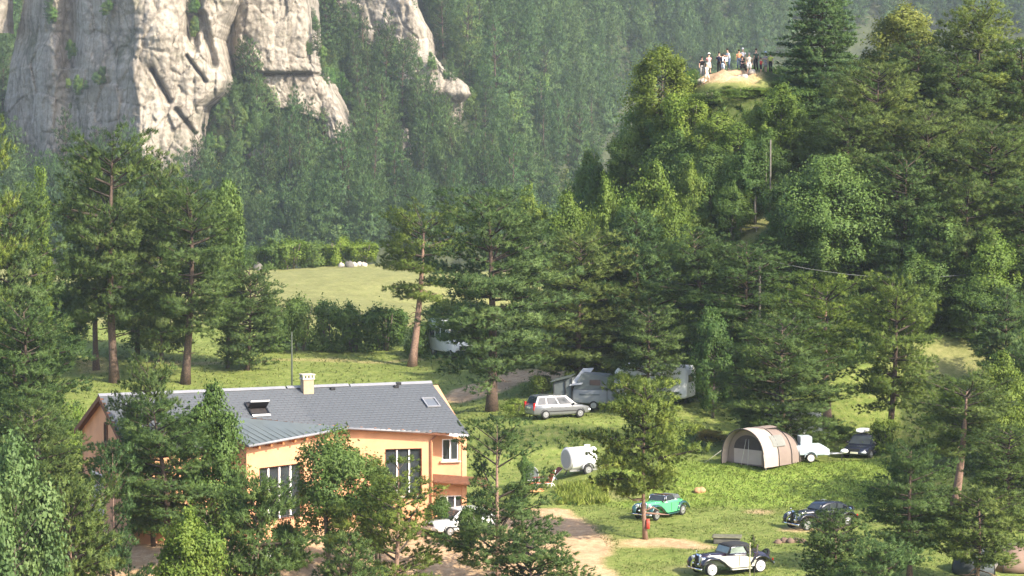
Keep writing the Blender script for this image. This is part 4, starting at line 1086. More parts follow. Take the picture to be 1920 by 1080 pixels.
# slates, course by course
sv, sT, sa = [], [], []
rs = random.Random(3)
course, wid = .26, .34
for sg in (1, -1):
    p = .05; r_i = 0
    while p < 6.2:
        a = -.38 + (r_i % 2) * wid / 2
        while a < RL + .24:
            fp = front_p(a + wid / 2) if sg == 1 else 6.15
            if p < fp:
                p1 = min(p + course * 1.12, fp + .05)
                b = len(sv)
                lift = rs.uniform(0, .004)
                xa, xb = max(a + .008, -.37), min(a + wid - .008, RL + .28)
                q = [roofpt(xa, sg * p, .006), roofpt(xb, sg * p, .006), roofpt(xb, sg * p1, .006 + lift), roofpt(xa, sg * p1, .006 + lift)]
                q += [roofpt(xb, sg * p1, -.01), roofpt(xa, sg * p1, -.01)]
                sv += [(v.x - hl.x, v.y - hl.y, v.z - hl.z) for v in q]
                t = rs.uniform(.42, .58) + (.18 if a < RL * .55 else -.02)
                sa += [t] * 6
                fs = [(0, 3, 2, 1), (3, 5, 4, 2)]
                sT += [tuple(b + i for i in (f if sg == 1 else f[::-1])) for f in fs]
            a += wid
        p += course; r_i += 1
so = link(bpy.data.objects.new('slates', np_mesh('slates', sv, sT, [M_SLATE], attr={'v': np.clip(sa, 0, 1)}, smooth=False)), roof); so['kind'] = 'stuff'
# ridge caps
for a0, a1, up in ((-.4, RL * .33, .04), (RL * .335, RL * .545, .05), (RL * .55, RL * .745, .06), (RL * .75, RL + .3, .03)):
    m2 = MB()
    for sg in (1, -1):
        m2.prism([roofpt(a0, 0, up + .02), roofpt(a1, 0, up + .02), roofpt(a1, .22 * sg, up), roofpt(a0, .22 * sg, up)], (0, 0, .035))
    hobj(m2, 'ridge_cap', M_RIDGE, roof)
# walls
def wall(name, a, b, za, zb, th=.3, z0=Z0, m=None, label=None, holes=()):
    """vertical wall from a to b (plan), tops za and zb; holes = (s0, s1, h0, h1) metres"""
    a = Vector((a[0], a[1], 0)); b = Vector((b[0], b[1], 0)); d = (b - a); L_ = d.length; d.normalize(); n = Vector((d.y, -d.x, 0))
    mb = MB()
    xs = sorted({0, L_} | {h[0] for h in holes} | {h[1] for h in holes})
    def tp(s): return za + (zb - za) * s / L_
    for s0, s1 in zip(xs[:-1], xs[1:]):
        hs = sorted([h for h in holes if h[0] <= s0 + 1e-6 and h[1] >= s1 - 1e-6], key=lambda h: h[2])
        lo = z0
        for h in hs + [None]:
            hi0 = hi1 = None
            if h is None: hi0, hi1 = tp(s0), tp(s1)
            else: hi0 = hi1 = h[2]
            if hi0 - lo > .02:
                p = [a + d * s0 + Vector((0, 0, lo)), a + d * s1 + Vector((0, 0, lo)), a + d * s1 + Vector((0, 0, hi1)), a + d * s0 + Vector((0, 0, hi0))]
                mb.prism(p, -n * th)
            if h is not None: lo = h[3]
    o = hobj(mb, 'wall', m or M_WALL, None, label)
    return a, d, n
def window(a, d, n, s0, s1, h0, h1, mull=1, set_in=.14, frame=M_WHITE, sill=True, curtain=False, name='window', bar=.07):
    mb = MB()
    mid = a + d * (s0 + s1) / 2 - n * set_in
    ang = math.atan2(d.y, d.x)
    W_, H_ = s1 - s0, h1 - h0
    c = Vector((mid.x, mid.y, (h0 + h1) / 2))
    def bx(mbx, off, h, w, hh, t, out=0):
        mbx.box(c + d * off + Vector((0, 0, h)) + n * out, (w, t, hh), ang)
    for o_ in (-1, 1): bx(mb, o_ * (W_ / 2 - bar / 2), 0, bar, H_, .08)
    for o_ in (-1, 1): bx(mb, 0, o_ * (H_ / 2 - bar / 2), W_ - 2 * bar, bar, .08)
    w = hobj(mb, name, frame)
    for k in range(mull):
        m2 = MB(); bx(m2, -W_ / 2 + W_ * (k + 1) / (mull + 1), 0, bar * 1.2, H_ - 2 * bar, .10, .02); hobj(m2, 'mullion', M_WHITE, w)
    for k in range(mull + 1):
        m2 = MB(); bx(m2, -W_ / 2 + W_ * (k + .5) / (mull + 1), 0, W_ / (mull + 1) - bar * 1.8, H_ - 2 * bar, .02, -.03); hobj(m2, 'pane', M_GLASS, w)
    if curtain:
        m2 = MB(); bx(m2, -W_ * .18, 0, W_ * .4, H_ - .1, .05, -.12); hobj(m2, 'curtain', M_CURT, w)
    if sill:
        m2 = MB(); m2.box(Vector((mid.x, mid.y, h0 - .05)) + n * (set_in + .03), (W_ + .25, .32, .09), ang); hobj(m2, 'sill', M_STONE, w)
    return w
# main front: corner A (right) and the set back right hand bay
cA = P(796, 815, 141.6); aA, pA = along(cA)
dirF = (roofpt(RL + .25, 6.1) - roofpt(RL * .62, 4.55)); dirF.z = 0; dirF.normalize()
nF = Vector((dirF.y, -dirF.x, 0))
A1 = roofpt(RL + .25, 6.1) - nF * .55 - dirF * 2.05       # the outer corner with the drainpipe
A0 = A1 - dirF * 7.2
def roof_under(q):
    a_, p_ = along(Vector((q.x, q.y, 0)) + Vector((0, 0, 0)) ); return rz_ - SL * abs(p_) - TH_R - .03
ztA0, ztA1 = roof_under(A0), roof_under(A1)
hA = [(4.35, 6.55, 2.15, 4.95)]
a, d, n = wall('wall', A0, A1, ztA0, ztA1, holes=hA)
window(a, d, n, 4.35, 6.55, 2.15, 4.95, mull=2, set_in=.22, frame=M_WOODB, sill=True, curtain=True, name='patio_window')
B0 = A1 - nF * .95; B1 = B0 + dirF * 2.25
a, d, n = wall('wall', A1 - nF * .3, B0, ztA1, roof_under(B0))
hB = [(.75, 1.75, 4.05, 5.35), (.6, 2.0, 1.15, 1.95)]
a, d, n = wall('wall', B0, B1, min(roof_under(B0), 5.75), min(roof_under(B1), 5.75), holes=hB)
wb = window(a, d, n, .75, 1.75, 4.05, 5.35, mull=1, set_in=.10, name='window')
window(a, d, n, .6, 2.0, 1.15, 1.95, mull=2, set_in=.10, name='window')
# white shutter boards beside the upper window
E1 = (*along(B1), 0)
# back and the gable to the other end
G0 = roofpt(0, 5.75); G1_ = roofpt(0, -5.75)
def gable(q0, q1, mid):
    mb = MB(); nn = -rd
    pts = [Vector((q0.x, q0.y, Z0)), Vector((q0.x, q0.y, q0.z - .2)), Vector((mid.x, mid.y, mid.z - .2)), Vector((q1.x, q1.y, q1.z - .2)), Vector((q1.x, q1.y, Z0))]
    mb.prism(pts, rd * .3); return hobj(mb, 'wall', M_WALL)
gable(G0, G1_, roofpt(0, 0))
gq0 = roofpt(E1[0] - .3, E1[1]); gq0.z = min(gq0.z, 5.8); gable(gq0, roofpt(E1[0] - .3, -5.75), roofpt(E1[0] - .3, 0))
wall('wall', roofpt(RL, -5.75), roofpt(0, -5.75), rz_ - SL * 5.75 - .2, rz_ - SL * 5.75 - .2)
wall('wall', roofpt(.3, 5.75), roofpt(RL * .38, 5.75), rz_ - SL * 5.75 - .2, rz_ - SL * 5.75 - .2)
# gable furnishings: bargeboards, small window with a ledge, glazed door below
for sg in (1, -1):
    m2 = MB(); m2.prism([roofpt(-.40, 0, -.02), roofpt(-.40, 6.2 * sg, -.02), roofpt(-.40, 6.2 * sg, -.32), roofpt(-.40, 0, -.32)], rd * .06); hobj(m2, 'bargeboard', M_WOODB)
ga = Vector((roofpt(0, -5.75).x, roofpt(0, -5.75).y, 0)); gd = rp.copy(); gn = -rd
gw = window(ga + gn * .1, gd, gn, 5.7, 6.35, 5.6, 6.75, mull=0, set_in=.05, frame=M_WOODB, sill=False, name='window')
m2 = MB(); m2.box(ga + gd * 6.0 + gn * .3 + Vector((0, 0, 5.45)), (.5, 1.2, .12), math.atan2(gd.y, gd.x) + PI / 2); hobj(m2, 'ledge', M_WOODB)
window(ga + gn * .1, gd, gn, 2.6, 5.4, 1.2, 3.6, mull=2, set_in=.05, frame=M_WHITE, sill=False, name='glazed_door')
# lean-to wing with zinc roof
L0 = P(465, 835, 134.0); L1 = P(650, 801, 139.5)
U0 = P(440, 781, 139.2); U1 = P(652, 799, 139.9)
ld = (L1 - L0); ld.z = 0; ld.normalize(); ln = Vector((ld.y, -ld.x, 0))
back0 = L0 - ln * 5.2; back0.z = L0.z + 1.45
zr = MB(); zr.prism([L0, L1, U1 + Vector((0, 0, -.12)), back0], (0, 0, -.12))
zroof = hobj(zr, 'lean_to_roof', M_ZINC)
for k in range(17):
    f = k / 16.0
    q0 = L0.lerp(L1, f); q1 = back0.lerp(U1 + Vector((0, 0, -.12)), f) if f < .995 else U1
    m2 = MB(); m2.tube([q0 + Vector((0, 0, .03)), q1 + Vector((0, 0, .03))], .018, 4, smooth=False); hobj(m2, 'seam', M_ZINC, zroof)
m2 = MB(); m2.tube([L0 + ln * .06 + Vector((0, 0, -.05)), L1 + ln * .06 + Vector((0, 0, -.05))], .075, 8); hobj(m2, 'gutter', M_RIDGE, zroof)
W0 = L0 - ln * .55 + ld * .35; W1 = W0 + ld * 7.0
zt0, zt1 = L0.z - .05, L1.z - .12
a, d, n = wall('wall', W0, W1, zt0, zt1, holes=[(.95, 4.3, 1.4, 4.55)])
window(a, d, n, .95, 4.3, 1.4, 4.55, mull=3, set_in=.25, frame=M_WOODB, sill=False, name='veranda_window', bar=.09)
wall('wall', W0 - ln * 5.4 + Vector((0, 0, 0)), W0 - ln * .302, zt0 + 1.3, zt0)
# rafters under the eaves
for k in range(8):
    q = W0 + ld * (.55 + k * .9); zt = zt0 + (zt1 - zt0) * (.55 + k * .9) / 7.0
    m2 = MB(); m2.box(Vector((q.x, q.y, zt - .14)) + ln * .25, (.12, .5, .22), math.atan2(ld.y, ld.x)); hobj(m2, 'rafter', M_ORTIMBER)
for k in range(9):
    q = A0 + dirF * (.4 + k * .82); zt = ztA0 + (ztA1 - ztA0) * (.4 + k * .82) / 7.2
    m2 = MB(); m2.box(Vector((q.x, q.y, zt - .12)) + nF * .27, (.13, .52, .24), math.atan2(dirF.y, dirF.x)); hobj(m2, 'rafter', M_ORTIMBER)
# gutters, drainpipe
g0, g1 = roofpt(RL * .62, 4.62, -.07), roofpt(RL - 1.9, 5.62, -.07)
m2 = MB(); m2.tube([g0, g1], .075, 8); hobj(m2, 'gutter', M_RIDGE)
m2 = MB(); m2.prism([roofpt(RL - 1.7, 5.6, -.04), roofpt(RL + .27, 6.14, -.04), roofpt(RL + .27, 6.14, -.22), roofpt(RL - 1.7, 5.6, -.22)], nF * .05); hobj(m2, 'fascia', M_WHITE)
m2 = MB(); q = A1 + nF * .09 - dirF * .12
m2.tube([Vector((q.x, q.y, ztA1 - .1)) + nF * .4 + dirF * .4, Vector((q.x, q.y, ztA1 - .35)) + dirF * .3, Vector((q.x, q.y, ztA1 - .6)), Vector((q.x, q.y, .2))], .055, 8); hobj(m2, 'drainpipe', M_COPPER)
# canopy over the ground floor door of the set back bay
c0 = B0 + nF * .004; c1 = B1 + dirF * 1.2
zc = P(806, 893, 142).z
m2 = MB(); m2.prism([Vector((c0.x, c0.y, zc)), Vector((c1.x, c1.y, zc - .35)), Vector((c1.x, c1.y, zc - .65)) + nF * 1.0, Vector((c0.x, c0.y, zc - .30)) + nF * 1.0], (0, 0, .09)); can = hobj(m2, 'canopy', M_WOODB)
for k in range(4):
    q = c0 + dirF * (.3 + k * .9) + nF * .5; m2 = MB(); m2.box(Vector((q.x, q.y, zc - .32 - .1 * k)), (.1, .9, .14), math.atan2(dirF.y, dirF.x)); hobj(m2, 'bracket', M_WOODB, can)
# chimney with slotted cap, vents, skylights
cb_ = P(556, 738, 145.2); ca, cp = along(cb_)
cq = roofpt(ca, .55)
chim = MB(); chim.box((cq.x, cq.y, cq.z + .10), (.64, .6, 1.3), math.atan2(rd.y, rd.x)); ch = hobj(chim, 'chimney', M_CHIM, roof)
m2 = MB(); m2.box((cq.x, cq.y, cq.z + .79), (.76, .72, .08), math.atan2(rd.y, rd.x))
for k in range(4):
    for s_ in (-1, 1):
        q = Vector((cq.x, cq.y, cq.z + .92)) + rd * (-.31 + .207 * k) + rp * .28 * s_; m2.box(q, (.1, .1, .18), math.atan2(rd.y, rd.x))
m2.box((cq.x, cq.y, cq.z + 1.04), (.80, .74, .06), math.atan2(rd.y, rd.x)); hobj(m2, 'chimney_cap', M_STONE, roof)
def skylight(px, py, D, w, h, open_=0.0):
    a_, _ = along(P(px, py, D)); 
    # find the distance out that is seen at this height of the picture
    best = min(np.linspace(.5, 5.5, 60), key=lambda pp: abs(pix(np.array([roofpt(a_, pp).x]), np.array([roofpt(a_, pp).y]), np.array([roofpt(a_, pp).z]))[1][0] - py))
    for _ in range(3):
        q = roofpt(a_, best); a_ += (px - pix(np.array([q.x]), np.array([q.y]), np.array([q.z]))[0][0]) / 32
    a0, p0 = a_ - w / 2, best - h / 2
    nrm = Vector((rp.x * SL, rp.y * SL, 1)).normalized()
    mbf = MB()
    for (x0, x1, y0, y1) in ((a0, a0 + .07, p0, p0 + h), (a0 + w - .07, a0 + w, p0, p0 + h), (a0 + .07, a0 + w - .07, p0, p0 + .07), (a0 + .07, a0 + w - .07, p0 + h - .07, p0 + h)):
        mbf.prism([roofpt(x0, y0, .05), roofpt(x0, y1, .05), roofpt(x1, y1, .05), roofpt(x1, y0, .05)], nrm * .09)
    fr = hobj(mbf, 'skylight', M_BLACKM if open_ else M_RIDGE, roof)
    m3 = MB(); m3.prism([roofpt(a0 + .07, p0 + .07, .045), roofpt(a0 + .07, p0 + h - .07, .045), roofpt(a0 + w - .07, p0 + h - .07, .045), roofpt(a0 + w - .07, p0 + .07, .045)], nrm * .03)
    if open_:
        hobj(m3, 'opening', M_DARKIN, fr)
        # the sash pivots about its middle and stands out of the roof
        c = roofpt(a_, best, .1); t = (roofpt(a_, best + 1) - roofpt(a_, best)).normalized()
        t = (Matrix.Rotation(-open_, 3, rd) @ t)
        q = [c - rd * w / 2 - t * h / 2, c - rd * w / 2 + t * h / 2, c + rd * w / 2 + t * h / 2, c + rd * w / 2 - t * h / 2]
        m4 = MB(); m4.prism(q, nrm * .07); hobj(m4, 'sash', M_BLACKM, fr)
        m5 = MB(); m5.prism([q[1] + t * .005, q[1] + t * .09, q[2] + t * .09, q[2] + t * .005], nrm * .09); hobj(m5, 'rail', M_WHITE, fr)
        m6 = MB(); m6.prism([roofpt(a0 + .05, p0 + h + .03, .06), roofpt(a0 + .05, p0 + h + .18, .06), roofpt(a0 + w, p0 + h + .18, .06), roofpt(a0 + w, p0 + h + .03, .06)], nrm * .05); hobj(m6, 'flashing', M_WHITE, fr)
    else:
        hobj(m3, 'pane', mat('sky_glass', (.12, .13, .145), .25, .1, 2, spec=.5), fr)
    return fr
skylight(482, 768, 141, 1.15, 1.35, 1.0)
skylight(808, 757, 145, .85, 1.05, 0)
for (a_, p_, up) in ((along(P(608, 727, 145.5))[0], .45, .04), (along(P(733, 729, 146.5))[0], .5, .04), (RL * .905, .16, .06)):
    m2 = MB(); q = roofpt(a_, p_); m2.box((q.x, q.y, q.z + .07), (.28, .22, .16), math.atan2(rd.y, rd.x)); hobj(m2, 'roof_vent', M_BLACKM, roof)
# low shaded side annex seen between the branches
q = W0 - ln * 3.2 - ld * 1.6
m2 = MB(); m2.box((q.x, q.y, .95), (2.6, 3.6, 1.9), math.atan2(ld.y, ld.x)); ann = hobj(m2, 'annex', M_WALL)
m2 = MB(); m2.box((q.x, q.y, 2.0), (3.0, 4.0, .15), math.atan2(ld.y, ld.x)); hobj(m2, 'annex_roof', M_ZINC, ann)
# ------------------------------------------------------------------ vehicles
def paint(name, c, var=.04): return mat(name, c, .25, var, .8, spec=.5, coat=.7)
M_TYRE = mat('tyre_rubber', (.02, .02, .02), .85, .3, 6)
M_RIM = mat('alloy_rim', (.42, .42, .43), .35, .1, 6, metal=.7)
M_CHROME = mat('chrome', (.75, .75, .76), .12, .05, 5, metal=1.0)
M_RED = mat('red_lens', (.45, .015, .015), .2, .1, 5)
M_LENS = mat('clear_lens', (.75, .77, .78), .08, .05, 5, spec=.8)
M_WINDOW = glass_mat('car_glass', (.035, .042, .048), .05)
M_PLATE = mat('number_plate', (.7, .68, .5), .5, .1, 5)
M_TRIM = mat('black_trim', (.025, .025, .027), .55, .2, 5)
M_CANVAS = mat('black_canvas', (.03, .03, .032), .9, .3, 6)
M_LEATHER = mat('brown_leather', (.10, .05, .03), .6, .3, 6)
def wheel(parent, x, y, z, r, w, rim=M_RIM, rr=.64, hub=None):
    s = 1 if y > 0 else -1
    m = MB(); prof = [(-w / 2, r * .80), (-w / 2, r * .95), (-w * .3, r), (w * .3, r), (w / 2, r * .95), (w / 2, r * .80)]
    rings = [[Vector((rad * math.cos(2 * PI * k / 18), yy, rad * math.sin(2 * PI * k / 18))) for k in range(18)] for yy, rad in prof]
    m.loft(rings, True)
    e = m.obj('wheel', M_TYRE, parent, (x, y, z))
    m = MB(); m.disc((0, s * (w / 2 + .008), 0), (0, 1, 0), r * rr, .03, 18)
    for k in range(5):
        a = 2 * PI * k / 5; m.box((r * rr * .5 * math.cos(a), s * (w / 2 + .03), r * rr * .5 * math.sin(a)), (.05, .03, .05))
    m.obj('rim', rim, e)
    m = MB(); m.ell((0, s * (w / 2 + .03), 0), (r * .2, .04, r * .2), 8, 5); m.obj('hub_cap', hub or rim, e)
    return e
def rr_ring(x, hw, z0, z1, r=.12, n=3, crown=0.0):
    """rounded box section at station x"""
    pts = []
    for (cy, cz, a0) in ((hw - r, z1 - r, 0), (-hw + r, z1 - r, 90), (-hw + r, z0 + r, 180), (hw - r, z0 + r, 270)):
        for k in range(n + 1):
            a = math.radians(a0 + 90 * k / n); pts.append(Vector((x, cy + r * math.cos(a), cz + r * math.sin(a) + (crown if cz > (z0 + z1) / 2 else 0) * (1 - abs(cy) / hw))))
    return pts
def modern_car(name, loc, rz, label, body_m, L, W, H, st, cabin, wheels, group, estate=True):
    """st: (x, halfwidth, z0, ztop) stations; cabin: (x_front_low, x_front_top, x_rear_top, x_rear_low, z_belt)"""
    e = empty(name, loc, rz, label, 'car', group)
    m = MB(); m.loft([rr_ring(x, hw, z0, z1, min(.16, (z1 - z0) * .3)) for x, hw, z0, z1 in st], True)
    b = m.obj('body', body_m, e)
    xf, xft, xrt, xr, zb = cabin; hw = W / 2 - .06; ht = W / 2 - .24; zt = H
    def sec(x0, x1, z, h): return x0, z, h
    low = [(xf, hw), (xr, hw)]; 
    m = MB()
    g = [Vector((xf, hw, zb)), Vector((xf, -hw, zb)), Vector((xr, -hw, zb)), Vector((xr, hw, zb))]
    t = [Vector((xft, ht, zt - .03)), Vector((xft, -ht, zt - .03)), Vector((xrt, -ht, zt - .03)), Vector((xrt, ht, zt - .03))]
    m.loft([g, t], True, smooth=False); m.obj('cabin', body_m, e)
    m = MB(); cx = (xft + xrt) / 2; 
    m.loft([rr_ring(xft + .02, ht - .02, zt - .06, zt - .01, .02), rr_ring(cx, ht, zt - .05, zt + .03, .03), rr_ring(xrt - .02, ht - .02, zt - .06, zt, .02)], True); m.obj('roof', body_m, e)
    def pane(q, nm, out=.014):
        nrm = (q[1] - q[0]).cross(q[2] - q[0]).normalized()
        c = sum(q, Vector()) / len(q)
        if nrm.dot(c - Vector((cx, 0, (zb + zt) / 2))) < 0: nrm = -nrm
        mm = MB(); mm.prism([p + nrm * .002 for p in q], nrm * out); return mm.obj(nm, M_WINDOW, e)
    def lerp4(q, u0, u1, v0, v1):
        f = lambda u, v: q[0].lerp(q[1], u).lerp(q[3].lerp(q[2], u), v)
        return [f(u0, v0), f(u1, v0), f(u1, v1), f(u0, v1)]
    pane(lerp4([g[0], g[1], t[1], t[0]], .05, .95, .06, .93), 'windscreen')
    pane(lerp4([g[2], g[3], t[3], t[2]], .08, .92, .15, .88), 'rear_window')
    for sd in (0, 1):
        q = [g[0], g[3], t[3], t[0]] if sd == 0 else [g[1], g[2], t[2], t[1]]
        cuts = (.10, .40, .44, .70, .74, .95)
        for k in range(3): pane(lerp4(q, cuts[2 * k], cuts[2 * k + 1], .1, .86), 'side_window')
    for (x, y, z, r) in wheels:
        wheel(e, x, y, z, r, .21)
        mm = MB(); sg = 1 if y > 0 else -1
        mm.tube([(x + (r + .06) * math.cos(a), y + sg * .03, z + (r + .06) * math.sin(a)) for a in np.linspace(0, PI, 9)], .035, 5); mm.obj('wheel_arch', M_TRIM, e)
    xF, xB = st[-1][0], st[0][0]
    for sg in (1, -1):
        mm = MB(); mm.ell((xF - .12, sg * (W / 2 - .28), st[-1][3] - .12), (.16, .22, .10), 10, 6); mm.obj('headlight', M_LENS, e)
        mm = MB(); mm.box((xB + .06, sg * (W / 2 - .13), zb - .05), (.12, .14, .5)); mm.obj('tail_light', M_RED, e)
        mm = MB(); mm.ell((xf - .35, sg * (W / 2 + .08), zb + .08), (.07, .12, .09), 8, 5); mm.obj('mirror', M_TRIM, e)
        mm = MB(); mm.box((0, sg * (W / 2 - .012), .52), (L * .55, .05, .07)); mm.obj('side_strip', M_TRIM, e)
        for xx in (xf - .9, xf - 2.0):
            mm = MB(); mm.box((xx, sg * (W / 2 - .005), zb - .15), (.16, .03, .035)); mm.obj('door_handle', M_TRIM, e)
    mm = MB(); mm.box((xF + .03, 0, .48), (.07, .5, .11)); mm.obj('number_plate', M_PLATE, e)
    mm = MB(); mm.box((xB - .03, 0, .78), (.04, .5, .11)); mm.obj('number_plate', M_PLATE, e)
    mm = MB(); mm.box((xF + .015, 0, .68), (.04, .8, .14)); mm.obj('grille', M_TRIM, e)
    return e
M_SILVER = paint('silver_paint', (.20, .205, .21)); M_SILVER.node_tree.nodes['Principled BSDF'].inputs['Metallic'].default_value = .4
M_DARKBLUE = paint('dark_blue_paint', (.012, .014, .03))
D_ = 170.5; px_ = 1046
modern_car('estate_car', (X(px_, D_), D_, gz(X(px_, D_), D_)), math.radians(24), 'silver estate car parked on the grass terrace in front of the camper trailer', M_SILVER, 4.6, 1.78, 1.62,
           [(-2.25, .74, .38, .80), (-2.2, .84, .28, .98), (-1.2, .89, .22, 1.0), (.6, .89, .22, .98), (1.5, .88, .24, .92), (2.05, .80, .30, .80), (2.25, .66, .36, .66)],
           (1.15, .35, -1.85, -2.15, .95), [(-1.35, .82, .32, .32), (-1.35, -.82, .32, .32), (1.35, .82, .32, .32), (1.35, -.82, .32, .32)], 'cars parked in the camp')
D_ = 160.5; px_ = 1624
modern_car('hatchback_car', (X(px_, D_), D_, gz(X(px_, D_), D_)), math.radians(243), 'dark blue hatchback with pale roof box facing down beside the open trailer', M_DARKBLUE, 4.3, 1.76, 1.48,
           [(-2.1, .74, .38, .80), (-2.0, .84, .28, .95), (-1.2, .88, .22, .98), (.6, .88, .22, .96), (1.45, .86, .24, .88), (1.95, .78, .30, .76), (2.12, .64, .36, .64)],
           (1.1, .35, -1.35, -1.95, .93), [(-1.3, .81, .32, .32), (-1.3, -.81, .32, .32), (1.3, .81, .32, .32), (1.3, -.81, .32, .32)], 'cars parked in the camp')
rb = empty('roof_box', (X(1620, 160.9) + .1, 161.3, gz(X(1620, 160.5), 160.5) + 1.62), math.radians(243), 'pale roof box lying on the dark blue hatchback', 'roof box')
m = MB(); m.loft([rr_ring(x, hw, -.02, h, .06) for x, hw, h in ((-.6, .28, .1), (-.4, .34, .2), (.5, .34, .2), (.8, .22, .09))], True); m.obj('box_shell', M_WHITE, rb)
m = MB(); m.box((-.3, 0, -.06), (.05, 1.1, .05)); m.box((.4, 0, -.06), (.05, 1.1, .05)); m.obj('roof_bars', M_TRIM, rb)
D_ = 137.4; px_ = 862
modern_car('white_car', (X(px_, D_), D_, gz(X(px_, D_), D_)), math.radians(215), 'white car parked under the ragged pine at the house corner', paint('white_car_paint', (.72, .72, .72)), 4.2, 1.72, 1.46,
           [(-2.05, .74, .38, .80), (-1.95, .83, .28, .95), (-1.2, .86, .22, .97), (.6, .86, .22, .95), (1.4, .85, .24, .88), (1.9, .77, .30, .76), (2.08, .64, .36, .64)],
           (1.1, .35, -1.3, -1.9, .92), [(-1.28, .8, .31, .31), (-1.28, -.8, .31, .31), (1.28, .8, .31, .31), (1.28, -.8, .31, .31)], 'cars parked in the camp')

def vintage(name, loc, rz, label, hood_m, side_m, fender_m, top='closed', whitewall=False, spare=False, scale=1.0, glass_m=None, top_m=None):
    """long bonnet, upright grille, swept wings, running boards"""
    e = empty(name, loc, rz, label, 'vintage car', 'vintage cars on the car lawn')
    e.scale = (scale,) * 3
    top_m = top_m or M_CANVAS
    # bonnet
    def ring(x, hw, z0, z1, r, rw=.5): return rr_ring(x, hw, z0, z1, r, 4, .03)
    m = MB(); m.loft([ring(2.02, .30, .50, 1.08, .16), ring(1.6, .36, .48, 1.10, .18), ring(1.0, .46, .46, 1.12, .18), ring(.62, .56, .46, 1.13, .18)], True); m.obj('bonnet', hood_m, e)
    # body tub
    m = MB(); m.loft([ring(.62, .60, .36, 1.12, .14), ring(.1, .72, .33, 1.13, .14), ring(-.6, .76, .33, 1.12, .14), ring(-1.2, .72, .36, 1.12, .16), ring(-1.7, .60, .42, 1.04, .22), ring(-2.15, .44, .46, .82, .18), ring(-2.3, .34, .5, .66, .07)], True)
    m.obj('body', hood_m, e)
    # side panels below the waist line and doors
    for sg in (1, -1):
        m = MB(); prof = [(1.9, .56), (1.9, .92), (.7, 1.0), (-.1, 1.0), (-.7, .92), (-1.15, .72), (-1.32, .44), (-1.2, .38), (.55, .36)]
        def hwx(x): return float(np.interp(x, [-1.7, -1.2, -.6, .1, .62, 1.0, 1.6, 2.02], [.60, .72, .76, .72, .60, .46, .36, .30]))
        outer = []
        for x, z in prof: outer.append(Vector((x, sg * (hwx(x) + .012), z)))
        # finely cut so that the panel follows the body
        V_, F_ = [], []
        xs = np.linspace(1.95, -1.3, 15)
        for x in xs:
            zt = np.interp(x, [-1.32, -1.15, -.7, -.1, .7, 1.95], [.46, .72, .92, 1.0, 1.0, .95]); zb_ = np.interp(x, [-1.3, -1.2, .55, .9, 1.95], [.40, .38, .36, .48, .56])
            for z in np.linspace(zb_, zt, 4): V_.append(Vector((x, sg * (hwx(x) + .016), z)))
        for i in range(14):
            for k in range(3):
                a_ = i * 4 + k; f = (a_, a_ + 1, a_ + 5, a_ + 4); F_.append(f if sg > 0 else f[::-1])
        m = MB(); m.add(V_, F_, True); m.obj('side_panel', side_m, e)
        m = MB(); m.box((-.05, sg * .755, .70), (.012, .03, .56)); m.box((-.95, sg * .76, .72), (.012, .03, .5)); m.obj('door_seam', M_TRIM, e)
        m = MB(); m.box((-.78, sg * .79, .9), (.16, .03, .03)); m.obj('door_handle', M_CHROME, e)
        # front wing: rises over the wheel, sweeps back to the running board
        path = [(2.22, .40), (2.25, .62), (2.12, .82), (1.85, .93), (1.55, .93), (1.2, .84), (.9, .66), (.65, .46), (.40, .33)]
        m = MB(); m.tube([(x, sg * .66, z) for x, z in path], [.13, .17, .20, .22, .22, .21, .19, .16, .13], 10, flat=.42); m.obj('front_wing', fender_m, e)
        path = [(-.72, .34), (-.78, .55), (-.95, .76), (-1.25, .88), (-1.6, .86), (-1.9, .70), (-2.15, .48), (-2.25, .36)]
        m = MB(); m.tube([(x, sg * .70, z) for x, z in path], [.10, .15, .18, .20, .20, .18, .14, .08], 10, flat=.42); m.obj('rear_wing', fender_m, e)
        m = MB(); m.box((-.15, sg * .76, .30), (1.25, .26, .05)); m.obj('running_board', side_m if whitewall else fender_m, e)
        rimm = mat('pale_wheel', (.62, .6, .6), .4, .08, 4) if whitewall else M_RIM
        wheel(e, 1.66, sg * .68, .36, .36, .16, rimm, .80 if whitewall else .68, M_CHROME); wheel(e, -1.36, sg * .70, .36, .36, .16, rimm, .80 if whitewall else .68, M_CHROME)
        # lamps
        m = MB(); m.ell((2.0, sg * .47, .90), (.16, .13, .13), 10, 7); hl_ = m.obj('headlight', M_CHROME, e)
        m = MB(); m.disc((2.13, sg * .47, .90), (1, 0, 0), .11, .03, 12); m.obj('lens', M_LENS, hl_)
        m = MB(); m.ell((1.75, sg * .68, 1.16), (.06, .035, .035), 8, 5); m.obj('side_lamp', M_CHROME, e)
        m = MB(); m.ell((2.22, sg * .26, .62), (.07, .075, .075), 8, 5); m.obj('fog_lamp', M_CHROME, e)
        m = MB(); m.ell((-2.28, sg * .55, .62), (.05, .045, .07), 8, 5); m.obj('tail_light', M_RED, e)
    # grille
    m = MB(); m.loft([rr_ring(2.02, .27, .45, 1.14, .13, 4, .04), rr_ring(2.12, .25, .45, 1.12, .12, 4, .04)], True); gr = m.obj('grille', M_CHROME, e)
    for k in range(7):
        m = MB(); m.box((2.125, -.18 + .06 * k, .78), (.02, .022, .56)); m.obj('slat', M_TRIM, gr)
    m = MB(); m.tube([(2.32, -.78, .40), (2.38, -.4, .40), (2.40, 0, .40), (2.38, .4, .40), (2.32, .78, .40)], .045, 8, flat=1.3); m.obj('bumper', M_CHROME, e)
    m = MB(); m.tube([(-2.32, -.6, .42), (-2.40, 0, .42), (-2.32, .6, .42)], .045, 8, flat=1.3); m.obj('rear_bumper', M_CHROME, e)
